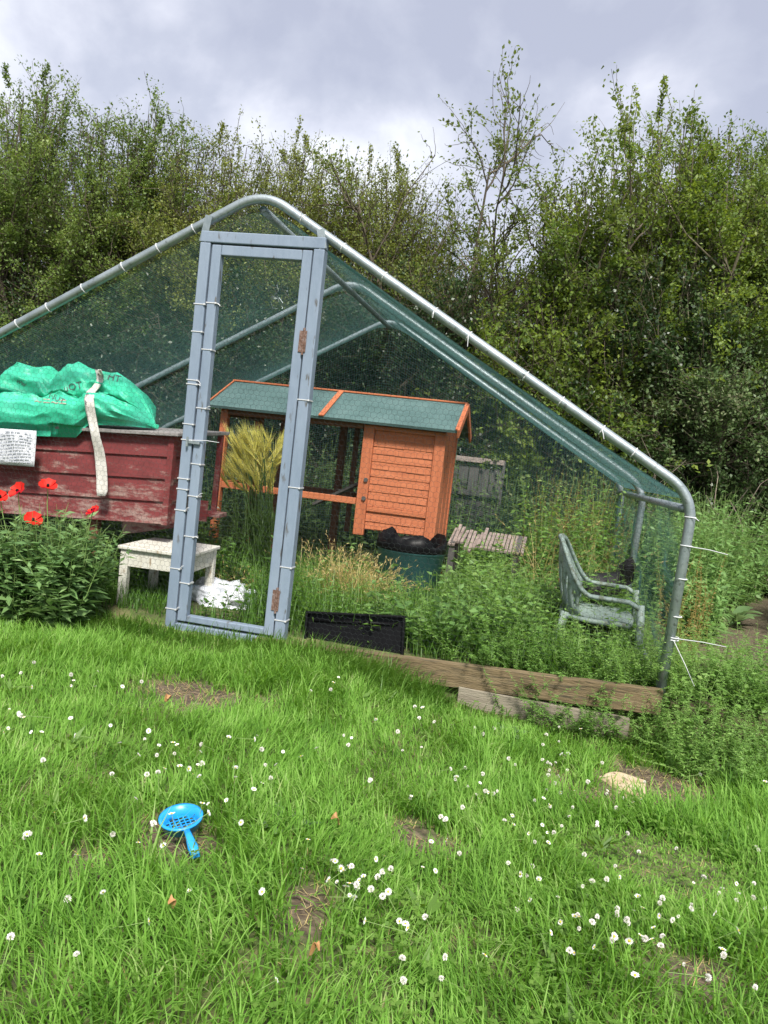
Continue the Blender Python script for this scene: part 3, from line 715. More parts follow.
# notice
nt0 = at(-34, 430, 3.955); nt1 = at(38, 431, 3.955); nt2 = at(39, 466, 3.955)
pw = float(nt1[0] - nt0[0]); ph = .185
note = tag(empty('paper_notice', (nt1[0], 3.955, nt1[2] - ph), rot=(0, -.045, -.1)), 'white printed paper sheet pinned on the red hen house', 'notice')
mb = MB(); n = 12
V = []; Fc = []
for j in range(7):
    for i in range(n + 1):
        x = -pw * (1 - i / n); z = ph * j / 6; V.append((x, -.004 - .006 * math.sin(i * .7 + j * .4) * (1 if j < 6 else .3), z))
for j in range(6):
    for i in range(n): a = j * (n + 1) + i; Fc.append((a, a + 1, a + n + 2, a + n + 1))
mb.add(V, Fc); sh = mb.build('sheet', M['paper'], note, smooth=True); so = sh.modifiers.new('s', 'SOLIDIFY'); so.thickness = .0015
mb = MB(); rr = random.Random(2)
for j in range(11):   # rows of unreadably small print
    z = ph * (.93 - j * .082); x = -pw + .01
    while x < -.03:
        w = rr.uniform(.006, .028)
        if rr.random() < .86: mb.box((x, -.0128, z - .0035), (min(x + w, -.02), -.0118, z + .0025))
        x += w + .005
mb.build('print', M['paperink'], note)

# green sack: hem in front, bulging lower tier, crumpled flaps above
SIL = [(-90, 372), (-40, 368), (-8, 380), (3, 366), (10, 361), (30, 364), (47, 366), (56, 374), (64, 365), (75, 360), (86, 366), (98, 371), (115, 372), (130, 381), (145, 395), (153, 410), (159, 426)]
sx_ = [at(p, q, 4.18)[0] for p, q in SIL]; sz_ = [at(p, q, 4.18)[2] for p, q in SIL]
x_lo, x_hi = sx_[0], at(158, 420, 4.1)[0]
NU, NVv = 150, 84
PB = [-.050, -.055, -.085, -.105, -.095, -.035, .045, .005, .02, .09, .17, .31, .46]
PT = [0, .10, .22, .40, .60, .75, .70, .80, 1.02, 1.24, 1.34, 1.2, .9]      # share of height: 0 hem, .72 shelf, 1.34 crest
V = []; Fc = []
for i in range(NU + 1):
    u = i / NU; x = x_lo + (x_hi - x_lo) * u
    top = float(np.interp(x, sx_, sz_)); ppx = float(np.interp(x, sx_, [s[0] for s in SIL]))
    hem = float(np.interp(ppx, [-90, 0, 95, 106, 125, 157], [at(0, 437, 3.95)[2] - .035, at(0, 437, 3.95)[2], at(95, 440, 3.95)[2], .875, .885, .895]))
    endf = float(sstep(1 - u, 0, .11))
    for j in range(NVv + 1):
        v = j / NVv * 12; k = min(int(v), 11); f = v - k; f = f * f * (3 - 2 * f) * .6 + f * .4
        b = PB[k] * (1 - f) + PB[k + 1] * f; t = PT[k] * (1 - f) + PT[k + 1] * f
        z = hem + (top - hem) * t / 1.34
        y = 4.0 + b - .10 * (x + 1.137)
        q = Vector((x * 6.2 + .35 * v, v * .62 - x * .8, 1.3))
        w1 = mnoise.voronoi(q * .9)[0]; w2 = mnoise.voronoi(q * 2.1 + Vector((4, 2, 9)))[0]
        cr = .75 - .62 * (w1[1] - w1[0]) + .42 * (1 - 2.2 * abs(mnoise.noise(q * 1.3))) - .30 * (w2[1] - w2[0]) + .10 * abs(mnoise.noise(q * 7))
        cr *= .62
        amp = (.030 if v < 4.6 else .095)
        hz = min(1, v / 1.2)
        y -= (cr - .45) * amp * hz; z += (cr - .45) * amp * .55 * hz * (1 if v < 9 else .5)
        if v > 5.5: y += .05 * mnoise.noise(Vector((x * 5, 7.7, v * .2)))
        y = y * endf + (4.0 + .12) * (1 - endf) if u > .5 else y
        z = max(z, .86 + .045 * max(0, min(1, (y - 3.95) / .5)) if v > .1 and u > .62 and y > 3.94 else z)
        V.append((x, y, z))
for i in range(NU):
    for j in range(NVv): a = i * (NVv + 1) + j; Fc.append((a, a + NVv + 1, a + NVv + 2, a + 1))
bag = tag(empty('bulk_bag', (-1.6, 4.0, .86)), 'crumpled bright green woven bag with a white strap thrown over the red hen house', 'bag')
me = bpy.data.meshes.new('fabric'); me.from_pydata([(v[0] + 1.6, v[1] - 4.0, v[2] - .86) for v in V], [], Fc); me.polygons.foreach_set('use_smooth', [True] * len(me.polygons)); me.update()
fab = link('fabric', me, M['bag'], bag); so = fab.modifiers.new('s', 'SOLIDIFY'); so.thickness = .004
bvh = BVHTree.FromPolygons([Vector(v) for v in V], Fc)
def onbag(px, py, off):
    d = Vector(ray(px, py)).normalized(); h = bvh.ray_cast(Vector(CAM), d)
    p = h[0] if h[0] is not None and h[3] < 4.6 else Vector(at(px, py, 3.94))
    return p - d * off
def off(p): return Vector((p[0] + 1.6, p[1] - 4.0, p[2] - .86))
mid = [(98, 370), (100, 375), (100, 381), (96, 387), (91, 392), (89, 399), (90, 408), (92, 418), (94, 428), (96, 438), (99, 450), (101, 465), (102, 480), (102, 491), (101, 496)]
wid = [6, 7, 7, 8, 9, 9, 9, 9, 9, 9, 10, 11, 11, 11, 8]
V = []; Fc = []
for i, ((px, py), w) in enumerate(zip(mid, wid)):
    for k in range(5):
        xx = px + (k - 2) / 4 * w; p = onbag(xx, py, .024 + .004 * math.sin(k * 1.9 + i))
        if py > 440: p = Vector(at(xx, py, 3.945 - .008 * abs(k - 2) * .5 - .01 * math.sin(i)))
        V.append(off(p))
    if i:
        for k in range(4): a = (i - 1) * 5 + k; Fc.append((a, a + 1, a + 6, a + 5))
mb = MB(); mb.add(V, Fc); st = mb.build('handle_strap', M['strap'], bag, smooth=True); so = st.modifiers.new('s', 'SOLIDIFY'); so.thickness = .006; so.offset = 0
mb = MB(); zz = []
for i in range(44):   # zig-zag stitching along one edge
    t = i / 43; j = 3 + t * 6; k = int(min(j, 8.99)); f = j - k
    px = mid[k][0] * (1 - f) + mid[k + 1][0] * f - wid[k] / 2 + .3 + (i % 2) * 1.9; py = mid[k][1] * (1 - f) + mid[k + 1][1] * f
    zz.append(off(onbag(px, py, .017)))
mb.tube(zz, .0022, 4)
mb.build('stitching', M['strapedge'], st)
# remains of the bag's print, wrapped onto the folds
def print_on(txt, px, py, h, rot, m, name):
    cu = bpy.data.curves.new('t', 'FONT'); cu.body = txt; cu.size = 1.0; cu.resolution_u = 2
    o = bpy.data.objects.new('t', cu); COL.objects.link(o); dg = bpy.context.evaluated_depsgraph_get()
    me = bpy.data.meshes.new_from_object(o.evaluated_get(dg)); bpy.data.objects.remove(o)
    import bmesh
    bm = bmesh.new(); bm.from_mesh(me); bmesh.ops.triangulate(bm, faces=bm.faces); bmesh.ops.subdivide_edges(bm, edges=bm.edges, cuts=2, use_grid_fill=True)
    c, s = math.cos(rot), math.sin(rot)
    for v in bm.verts:
        x, y = v.co.x * h, v.co.y * h; v.co = off(onbag(px + x * c + y * s, py + x * s - y * c, .0035))
    bm.to_mesh(me); bm.free(); return link(name, me, m, bag)
print_on('uOT', 64, 392, 10, -.22, M['ink'], 'lettering')
print_on('NUT', 48, 397, 8, .45, M['ink'], 'lettering')
print_on('HT', 107, 379, 10, .28, M['ink'], 'lettering')
print_on('~=~=', 34, 405, 14, .06, M['ink2'], 'lettering')
print_on('ww', 16, 382, 7, .5, M['ink'], 'lettering')

# ------------------------------------------------------------------ small white table
tpos = at(126, 612, 3.80)
tw, td, th_ = .36, .40, .325
tb0 = at(121, 545, 3.80)
tabl = tag(empty('side_table', (tb0[0], 3.80, float(0)), -.12), 'small low table with chipped white paint under the red hen house', 'table')
zt = float(tb0[2])
MB().box((-.012, -.012, zt - .018), (tw + .012, td + .012, zt)).build('tabletop', M['white'], tabl, .004)
mb = MB(); hA = .085
mb.box((.042, .006, zt - .018 - hA), (tw - .042, .026, zt - .0185)); mb.box((tw - .026, .042, zt - .018 - hA), (tw - .006, td - .042, zt - .0185)); mb.box((.006, .042, zt - .018 - hA), (.026, td - .042, zt - .0185)); mb.box((.042, td - .026, zt - .018 - hA), (tw - .042, td - .006, zt - .0185))
mb.build('apron', M['white'], tabl, .002)
for x in (0, tw - .042):
    for y in (0, td - .042): MB().box((x, y, -.03), (x + .042, y + .042, zt - .0185)).build('leg', M['white'], tabl, .004)

# ------------------------------------------------------------------ child's plastic tub chair
ch = tag(empty('plastic_chair', (1.15, 3.94, -.035), -.27), 'faded green plastic tub armchair sunk in weeds inside the run', 'chair')
def rim(t):   # t -1..1 : near arm front -> back top -> far arm front ; x forward, y side
    s = 1 if t > 0 else -1; a = abs(t)
    ang = min(1, a / .52) * PI / 2
    x = -.225 + .15 * (1 - math.cos(ang)); y = .265 * math.sin(ang) * s
    if a > .52: x += (a - .52) / .48 * .26
    z = .355 + .245 * (1 - sstep(a, .10, .60)) + .006
    if a > .93: z -= (a - .93) * .35
    return Vector((x, y, float(z)))
ts = np.linspace(-1, 1, 49)
mb = MB(); mb.tube([rim(t) for t in ts], .020, 8, flat=.6); mb.build('arm_rail', M['chair'], ch, smooth=True)
V = []; Fc = []; nb = 25
for i in range(nb):   # back shell with slots
    t = -.5 + i / (nb - 1)
    top = rim(t); x0 = -.165 + .10 * (1 - math.cos(min(1, abs(t) / .52) * PI / 2)); bot = Vector((x0, top.y * .86, .245))
    for k in range(5): V.append(bot.lerp(top, k / 4) + Vector((-.015 * math.sin(PI * k / 4), 0, 0)))
for i in range(nb - 1):
    for k in range(4):
        if k in (1, 2) and i % 3 == 1: continue
        a = i * 5 + k; Fc.append((a, a + 5, a + 6, a + 1))
mb = MB(); mb.add(V, Fc); b_ = mb.build('backrest', M['chair'], ch, smooth=True); so = b_.modifiers.new('s', 'SOLIDIFY'); so.thickness = .008; so.offset = 0
V = []; Fc = []; ns = 14
for i in range(ns + 1):
    for j in range(ns + 1):
        u, v = i / ns * 2 - 1, j / ns * 2 - 1
        x = u * .185 * math.sqrt(1 - .22 * v * v) + .0; y = v * .24 * math.sqrt(1 - .22 * u * u)
        V.append((x, y, .25 - .018 * (1 - u * u) * (1 - v * v) - .03 * max(0, u - .8)))
for i in range(ns):
    for j in range(ns): a = i * (ns + 1) + j; Fc.append((a, a + ns + 1, a + ns + 2, a + 1))
mb = MB(); mb.add(V, Fc); st = mb.build('seat', M['chair'], ch, smooth=True); so = st.modifiers.new('s', 'SOLIDIFY'); so.thickness = .022
for y in (-1, 1):
    mb = MB(); mb.tube([(.195, y * .265, .355), (.205, y * .265, .25), (.215, y * .275, 0)], [.017, .019, .017], 6, flat=.7); mb.build('leg', M['chair'], ch, smooth=True)
    mb = MB(); mb.tube([(-.15, y * .21, .26), (-.19, y * .25, 0)], [.021, .017], 6, flat=.7); mb.build('leg', M['chair'], ch, smooth=True)

# ------------------------------------------------------------------ black hen behind the chair
hp = at(600, 588, 4.42)
hen = tag(empty('hen', (hp[0], hp[1], 0), PI - .05), 'black hen with raised tail half hidden behind the green chair', 'hen')
def loft(rings, m=16):
    V = []; Fc = []
    for (x, z, w, h) in rings:
        for k in range(m): a = 2 * PI * k / m; V.append((x, w * math.cos(a), z + h * math.sin(a)))
    for i in range(len(rings) - 1):
        for k in range(m): l = (k + 1) % m; Fc.append((i * m + k, i * m + l, (i + 1) * m + l, (i + 1) * m + k))
    Fc += [tuple(range(m))[::-1], tuple((len(rings) - 1) * m + k for k in range(m))]
    return V, Fc
V, Fc = loft([(-.13, .31, .012, .02), (-.10, .28, .045, .055), (-.05, .24, .075, .085), (.0, .22, .088, .095), (.06, .22, .08, .09), (.10, .235, .058, .07), (.135, .25, .035, .045), (.165, .245, .028, .03), (.19, .23, .026, .026), (.21, .22, .018, .018), (.222, .216, .006, .006)])
mb = MB(); mb.add(V, Fc); mb.build('body', M['hen'], hen, smooth=True)
mb = MB()
for i in range(9):
    y = (i - 4) * .009; t = abs(i - 4) / 4
    mb.add([(-.10, y, .25), (-.07, y * 1.2, .29), (-.115 + .02 * t, y * 1.8, .40 - .04 * t), (-.14, y * 1.9, .415 - .05 * t), (-.165 + .02 * t, y * 1.6, .375 - .04 * t), (-.15, y, .29)], [(0, 1, 2, 3, 4, 5)])
hen.scale = (1.12, 1.12, 1.14)
tl_ = mb.build('tail', M['hen'], hen); so = tl_.modifiers.new('s', 'SOLIDIFY'); so.thickness = .004
mb = MB(); mb.add([(.19, -.003, .25), (.215, -.003, .24), (.215, -.003, .262), (.205, -.003, .252), (.198, -.003, .268), (.19, .003, .25), (.215, .003, .24), (.215, .003, .262), (.205, .003, .252), (.198, .003, .268)], [(0, 1, 2, 3, 4), (9, 8, 7, 6, 5), (0, 5, 6, 1), (1, 6, 7, 2), (2, 7, 8, 3), (3, 8, 9, 4), (4, 9, 5, 0)]); mb.build('comb', M['comb'], hen)
mb = MB(); mb.tube([(.218, 0, .216), (.245, 0, .207)], [.008, .001], 6); mb.build('beak', M['cream'], hen)
for y in (-.035, .035):
    mb = MB(); mb.tube([(0, y, .15), (.005, y, 0.005)], [.018, .006], 6); mb.tube([(.005, y, .006), (.05, y - .015, .004)], .004, 5); mb.tube([(.005, y, .006), (.05, y + .015, .004)], .004, 5); mb.build('leg', M['cream'], hen)

# ------------------------------------------------------------------ things on the lawn
g0 = ground(180, 840); g1 = ground(199, 876)
sv = tag(empty('toy_sieve', (g0[0], g0[1], g0[2] + .034), rot=(.16, .10, math.atan2(g1[1] - g0[1], g1[0] - g0[0]))), 'bright blue plastic toy sieve with a short handle lying in the lawn', 'toy')
sv.scale = (.94, .94, .94)
V, Fc = lathe([(.039, .0), (.044, 0.0), (.049, .022), (.054, .023), (.054, .028), (.046, .028), (.040, .004), (.039, .0)], 28); mb = MB(); mb.add(V, Fc); mb.build('bowl', M['blue'], sv, smooth=True)
mb = MB()
for k in range(-3, 4): h_ = math.sqrt(max(0, .042 ** 2 - (k * .012) ** 2)); mb.box((k * .012 - .0013, -h_, -.0005), (k * .012 + .0013, h_, .0015)); mb.box((-h_, k * .012 - .0013, .0008), (h_, k * .012 + .0013, .0032))
mb.build('grid', M['blue'], sv)
mb = MB(); mb.tube([(.049, 0, .024), (.075, 0, .022), (.11, 0, .014), (.135, 0, .002)], [.008, .0085, .013, .010], 8, flat=.45); mb.build('handle', M['blue'], sv, smooth=True)

def slab(name, outline, th, m, label, seed):
    pts = [ground(*p) for p in outline]; c = sum(pts) / len(pts); n = len(pts); V = []; dense = []
    for i in range(n):
        a, b = pts[i] - c, pts[(i + 1) % n] - c
        for k in range(5): q = a + (b - a) * k / 5; q = q * (1 + .07 * mnoise.noise(Vector((q[0] * 40, q[1] * 40, seed)))); dense.append(q)
    m_ = len(dense)
    for z, s in ((-.03, 1), (th * .6, 1.0), (th, .93)):
        for q in dense: V.append((q[0] * s, q[1] * s, z + .006 * mnoise.noise(Vector((q[0] * 20, q[1] * 20, seed + z * 30)))))
    V.append((0, 0, th)); Fc = []
    for r_ in range(2):
        for k in range(m_): l = (k + 1) % m_; Fc.append((r_ * m_ + k, r_ * m_ + l, (r_ + 1) * m_ + l, (r_ + 1) * m_ + k))
    for k in range(m_): Fc.append((2 * m_ + k, 2 * m_ + (k + 1) % m_, 3 * m_))
    me = bpy.data.meshes.new(name); me.from_pydata(V, [], Fc[::-1] if False else Fc); me.update()
    o = link(name, me, m); o.location = Vector(c) + Vector((0, 0, -.004)); return tag(o, label, 'stone')
slab('stone_slab', [(598, 778), (612, 774), (632, 780), (645, 786), (645, 797), (636, 796), (618, 790)], .016, M['stone'], 'long flat buff stone bedded in bare soil on the lawn', 1.5)
slab('stone_slab', [(617, 792), (630, 797), (643, 799), (640, 807), (628, 806)], .010, M['stone'], 'smaller yellowish broken stone just below the long buff one', 6.1)

# dead leaves on the lawn
def deadleaf(px, py, s, rz, label):
    g = ground(px, py); V = []; Fc = []
    for i in range(7):
        t = i / 6; w = s * .38 * math.sin(PI * (t * .9 + .06))
        for k in (-1, 0, 1): V.append(((t - .5) * s, k * w, .012 * math.sin(t * 5) + .35 * w * abs(k)))
    for i in range(6):
        for k in range(2): a = i * 3 + k; Fc.append((a, a + 3, a + 4, a + 1))
    me = bpy.data.meshes.new('dead_leaf'); me.from_pydata(V, [], Fc); me.update(); o = link('dead_leaf', me, M['dryleaf'])
    so = o.modifiers.new('s', 'SOLIDIFY'); so.thickness = .0008
    o.location = Vector((g[0], g[1], g[2] + .075)); o.rotation_euler = (.3, .25, rz); tag(o, label, 'leaf', 'dead leaves on the lawn')
deadleaf(333, 849, .030, .4, 'curled orange dead leaf in the lawn beside daisies right of the blue toy')
deadleaf(165, 721, .024, 1.9, 'small orange dead leaf near the bare soil below the white table')
deadleaf(310, 989, .022, 2.6, 'small orange brown dead leaf in long grass at the bottom of the lawn')
deadleaf(168, 941, .022, 1.0, 'pale brown dead leaf lying in long grass below the blue toy')

# ------------------------------------------------------------------ daisies and clover heads
def flower_mesh(kind):
    mb = MB(); rr = random.Random(4)
    mb.tube([(.006, .004, -.09), (.003, .001, -.04), (0, 0, 0)], .0012, 4, mi=1)
    if kind == 'daisy':
        for i in range(14):
            a = 2 * PI * i / 14; c, s = math.cos(a), math.sin(a); w = .0022
            mb.add([(c * .003, s * .003, .001), (c * .0075 - s * w, s * .0075 + c * w, .003), (c * .0125, s * .0125, .0025 + .001 * (i % 3)), (c * .0075 + s * w, s * .0075 - c * w, .003)], [(0, 1, 2, 3)])
        V, Fc = loft([(-.0015, 0, .001, .001), (0, 0, .004, .004), (.002, 0, .003, .003), (.003, 0, .0006, .0006)], 8)
        mb.add([(y, z, x + .002) for x, y, z in V], Fc, 2)
    else:
        for i in range(46):
            ph = math.acos(1 - 1.45 * (i + .5) / 46); a = i * 2.39996
            d = Vector((math.sin(ph) * math.cos(a), math.sin(ph) * math.sin(a), math.cos(ph))); e = d.orthogonal().normalized() * .0021; f_ = d.cross(e)
            b = d * .003; tip = d * (.0105 + rr.uniform(-.001, .0015))
            mb.add([b, d * .008 + e, tip, d * .008 - e, d * .008 + f_], [(0, 1, 2, 3), (0, 4, 2)])
    me = bpy.data.meshes.new(kind); me.from_pydata(mb.V, [], mb.F); me.polygons.foreach_set('material_index', mb.mi); me.update()
    for q in (M['petal_white'] if kind == 'daisy' else M['clover_white'], M['stem'], M['yellow']): me.materials.append(q)
    return me
dm, cm = flower_mesh('daisy'), flower_mesh('clover_flower')
A7 = [(18,133),(40,145),(5,70),(65,43),(40,63),(15,170),(80,177),(60,177),(145,183),(180,218),(230,198),(305,203),(335,218),(285,175),(272,80),(362,247),(380,240),(370,258),(388,238),(383,262),(345,243),(385,215),(452,246),(452,264),(487,287),(503,276),(435,308),(388,315),(400,315),(399,333),(462,350),(295,353),(330,335),(217,373),(52,374),(105,332),(198,485),(364,482),(608,208),(578,225),(660,183),(675,188),(668,202),(710,270),(722,153),(597,97),(640,82),(650,72),(635,95),(638,425),(660,445),(647,465),(670,468),(685,470),(698,455),(580,440),(735,447),(750,440),(703,540),(745,483),(148,415),(147,603),(282,258),(215,257),(510,240),(530,240),(46,149),(48,378),(58,372),(684,476),(690,462)]
A8 = [(98,150),(127,157),(105,130),(90,128),(15,152),(5,268),(270,228),(283,240),(220,257),(215,275),(232,293),(248,290),(212,305),(240,295),(182,322),(140,340),(150,343),(262,346),(335,355),(345,370),(357,370),(372,357),(440,357),(348,318),(360,235),(372,220),(385,218),(335,230),(345,235),(365,262),(358,275),(348,250),(152,385),(175,410),(28,445),(36,487),(28,492),(110,532),(60,540),(72,545),(415,412),(410,467),(482,455),(328,460),(365,495),(403,528),(440,532),(462,525),(478,523),(435,590),(350,562),(518,493),(522,567),(545,575),(560,505),(585,538),(562,587),(607,623),(652,648),(683,605),(625,467),(645,455),(707,468),(707,500),(680,478),(675,488),(740,495),(592,400),(520,407),(305,453),(510,520),(500,545),(560,530),(440,350),(148,346),(378,222),(225,290),(478,528),(405,533)]
FL = [(x * .5208, 640 + y * .5208) for x, y in A7] + [(368 + x * .5208, 640 + y * .5208) for x, y in A8]
rr = random.Random(12)
FL += [(rr.uniform(380, 760), rr.uniform(770, 1000)) for _ in range(22)] + [(rr.uniform(0, 380), rr.uniform(690, 990)) for _ in range(14)]
for cx_, cy_, sx2, sy2, n_ in ((560, 790, 60, 22, 26), (480, 760, 45, 25, 18), (610, 910, 60, 30, 20), (350, 880, 22, 14, 12), (60, 700, 50, 25, 12), (700, 890, 45, 30, 12), (210, 760, 50, 20, 14)):
    FL += [(min(765, max(3, rr.gauss(cx_, sx2))), rr.gauss(cy_, sy2)) for _ in range(n_)]
FPOS = []
for i, (px, py) in enumerate(FL):
    cl = (rr.random() < (.55 if px > 368 else .3))
    d = ray(px, py); zz = .0
    g = ground(px, py); hgt = rr.uniform(.055, .085)
    P = CAM + d * (g[2] + hgt - CAMH) / d[2]
    o = bpy.data.objects.new('clover_flower' if cl else 'daisy', cm if cl else dm); COL.objects.link(o)
    o.location = Vector(P); k = rr.uniform(.42, .74); o.scale = (k, k * rr.uniform(.75, 1.1), k * rr.uniform(.7, 1.5)); o.rotation_euler = (rr.gauss(.1, .6), rr.gauss(0, .6), rr.uniform(0, 6))
    if cl: tag(o, 'small round white clover head on a thin stem in the lawn', 'flower', 'white clover heads in the lawn')
    else: tag(o, 'small white daisy with a yellow centre open in the lawn', 'flower', 'daisies in the lawn')
    FPOS.append((P[0], P[1]))
FPOS = np.array(FPOS)

# ------------------------------------------------------------------ lawn
def lawn():
    n = 310000
    x = RNG.uniform(-2.9, 3.2, n); y = RNG.uniform(.35, 4.2, n)
    a, b = runab(x, y)
    inside_frustum = np.abs(x) < y * .62 + .25
    sm = soil_mask(x, y)
    dens = np.where(inside_frustum, 1.0, .42) * (1 - .90 * sm) * (1 - .5 * soil_mask(x, y + .07)) * np.where(b > -.02, np.where(a < -2.1, .8, .0), 1.0) * np.where((a > 2.05) & (b > -.3), .25, 1)
    dens *= .55 + .45 * vn1(x, y, 5) + .25 * vn2(x, y, 14)
    k = RNG.random(n) < dens; x, y = x[k], y[k]; n = len(x)
    tuft = vn3(x, y, 2.3); t2 = vn4(x, y, 7)
    near = np.min(np.hypot(x[:, None] - np.array([g0[0], g1[0], (g0[0] + g1[0]) / 2])[None], y[:, None] - np.array([g0[1], g1[1], (g0[1] + g1[1]) / 2])[None]), 1)
    L = (.045 + .07 * tuft ** 1.3 + .035 * t2) * RNG.uniform(.55, 1.3, n) * np.where(near < .085, .45, 1)
    ab = runab(x, y); L *= np.where((ab[1] > -.42) & (ab[0] > .15) & (ab[0] < 1.1), .58 + .4 * sstep(-ab[1], .1, .42), 1) * np.where((ab[1] > -.5) & (ab[0] >= 1.1) & (ab[0] < 2.0), .36 + .55 * sstep(-ab[1], .1, .5), 1) * np.where((ab[1] > -.35) & (ab[0] <= .15) & (ab[0] > -1.4), .45, 1)
    ds = np.hypot((x - .86) / 1.15, y - 2.06); L *= .16 + .84 * sstep(ds, .16, .28)
    sm = soil_mask(x, y); L *= 1 - .5 * sm
    P = np.stack([x, y, gh(x, y) - .004], 1)
    flow = 2 * PI * vn2(x, y, 1.3) + 2 * PI * 1.2 * vn1(x, y, 4)
    az = np.where(RNG.random(n) < .55, flow + RNG.normal(0, .7, n), RNG.uniform(0, 2 * PI, n))
    return blades(P, az, L, RNG.uniform(.0024, .0052, n) * (.8 + .4 * tuft), np.abs(RNG.normal(.15, .35, n)), RNG.uniform(.3, 2.3, n))
V, Fc = lawn(); tag(fast('grass', V, Fc, M['grass']), kind='stuff')
# flat thatch and broken straws
def thatch():
    n = 60000; x = RNG.uniform(-2.6, 3.0, n); y = RNG.uniform(.4, 3.7, n); a, b = runab(x, y)
    k = (b < -.03) & ((np.abs(x) < y * .62 + .25) | (RNG.random(n) < .3)) & (RNG.random(n) < .14 + .86 * soil_mask(x, y)); x, y = x[k], y[k]; n = len(x)
    return blades(np.stack([x, y, gh(x, y) + .004], 1), RNG.uniform(0, 2 * PI, n), RNG.uniform(.012, .045, n), RNG.uniform(.0008, .0019, n), RNG.uniform(.9, 1.55, n), RNG.uniform(-.2, .3, n), 2)
V, Fc = thatch(); tag(fast('straw_thatch', V, Fc, M['straw']), kind='stuff')
# clover leaves low in the sward
def clover():
    n = 15000; x = RNG.uniform(-2.4, 2.8, n); y = RNG.uniform(.5, 3.6, n); a, b = runab(x, y)
    k = (b < -.05) & (RNG.random(n) < .12 + 1.1 * (sstep(vn4(x, y, 1.1), .42, .7)) * sstep(x, -.6, .5)) & (soil_mask(x, y) < .4) & (np.abs(x) < y * .65 + .4); x, y = x[k], y[k]; n = len(x)
    z = gh(x, y) + RNG.uniform(.02, .065, n); parts = []
    az0 = RNG.uniform(0, 2 * PI, n)
    for q in range(3):
        az = az0 + q * 2.094; D = np.stack([np.cos(az), np.sin(az), RNG.uniform(-.1, .5, n)], 1); Nn = np.tile([0, 0, 1.0], (n, 1)) + RNG.normal(0, .2, (n, 3))
        s = RNG.uniform(.007, .0135, n); parts.append(leaves(np.stack([x, y, z], 1), D, Nn, s, s * .95, .08))
    return cat(parts)
V, Fc = clover(); tag(fast('clover_patch', V, Fc, M['cloverleaf']), kind='stuff')

# ------------------------------------------------------------------ weeds
def weeds(P, H, lean, per, leafL, leafW, up=.2, droop=0.0, kseg=6, stemr=.0022, taper=.7, whorl=2, jit=.25, rng=RNG, t0=.1, wander=.12):
    """upright leafy stems: returns (stem tubes, leaves)"""
    n = len(P)
    az = rng.uniform(0, 2 * PI, n); d = np.stack([np.cos(az) * lean, np.sin(az) * lean, np.ones(n)], 1); d = norm(d)
    pts = [P]; st = H / (kseg - 1)
    for i in range(kseg - 1):
        d = norm(d + rng.normal(0, wander, (n, 3)) + np.array([0, 0, .06])); pts.append(pts[-1] + d * st[:, None])
    S = np.stack(pts, 1)
    R = stemr * (1 - taper * np.linspace(0, 1, kseg))[None] * np.ones((n, 1))
    tub = tubes(S, R, 3)
    m = n * per * whorl
    si = np.repeat(np.arange(n), per * whorl); node = np.tile(np.repeat(np.arange(per), whorl), n); wi = np.tile(np.arange(whorl), n * per)
    t = (t0 + (1 - t0) * (node + rng.uniform(-.2, .2, m)) / per).clip(0, .999) * (kseg - 1)
    i0 = t.astype(int); f = (t - i0)[:, None]
    B = S[si, i0] * (1 - f) + S[si, i0 + 1] * f
    la = node * 1.57 + wi * (2 * PI / whorl) + si * 1.1 + rng.normal(0, jit, m)
    D = np.stack([np.cos(la), np.sin(la), up - droop * rng.random(m) + rng.normal(0, .2, m)], 1)
    Nn = np.tile([0, 0, 1.0], (m, 1)) + rng.normal(0, .35, (m, 3))
    sc = (1 - .55 * (t / (kseg - 1)) ** 2) * rng.uniform(.7, 1.2, m)
    return tub, leaves(B, D, Nn, leafL * sc, leafW * sc, .18)
def stuff(name, stems, lv, ms, ml):
    """leafy mass with its stems: one mesh, two materials"""
    V, Fc = cat([stems, lv]); o = fast(name, V, Fc, [ms, ml], midx=np.r_[np.zeros(len(stems[1])), np.ones(len(lv[1]))])
    return o
def pts(n, x0, x1, y0, y1, keep=None):
    x = RNG.uniform(x0, x1, n); y = RNG.uniform(y0, y1, n)
    if keep is not None: k = keep(x, y); x, y = x[k], y[k]
    return np.stack([x, y, gh(x, y)], 1)
TCH = np.array([1.17, 3.92]); TTB = tp[:2]; TBN = bp[:2]
def freeof(x, y):
    ok = (np.hypot(x - TCH[0], (y - TCH[1]) * .8) > .19) & (np.hypot(x - TTB[0], y - TTB[1]) > .23) & (np.hypot(x - TBN[0], y - TBN[1]) > .26)
    ok &= ~((np.abs(x - wp[0]) < .2) & (np.abs(y - wp[1] + .1) < .25))
    dx, dy = x - HO[0], y - HO[1]; a = dx * math.cos(HP) + dy * math.sin(HP); b = -dx * math.sin(HP) + dy * math.cos(HP)
    ok &= ~((a > -.08) & (a < LN + .1) & (b > -.1) & (b < DP + .1))
    dx, dy = x - tb0[0], y - 3.8; ok &= ~((dx > -.03) & (dx < .42) & (dy > -.08) & (dy < .42))
    return ok
def inrun(x, y):
    a, b = runab(x, y); return (a > -1.9) & (a < W_ - .06) & (b > .09) & (b < D2 - .05) & freeof(x, y)

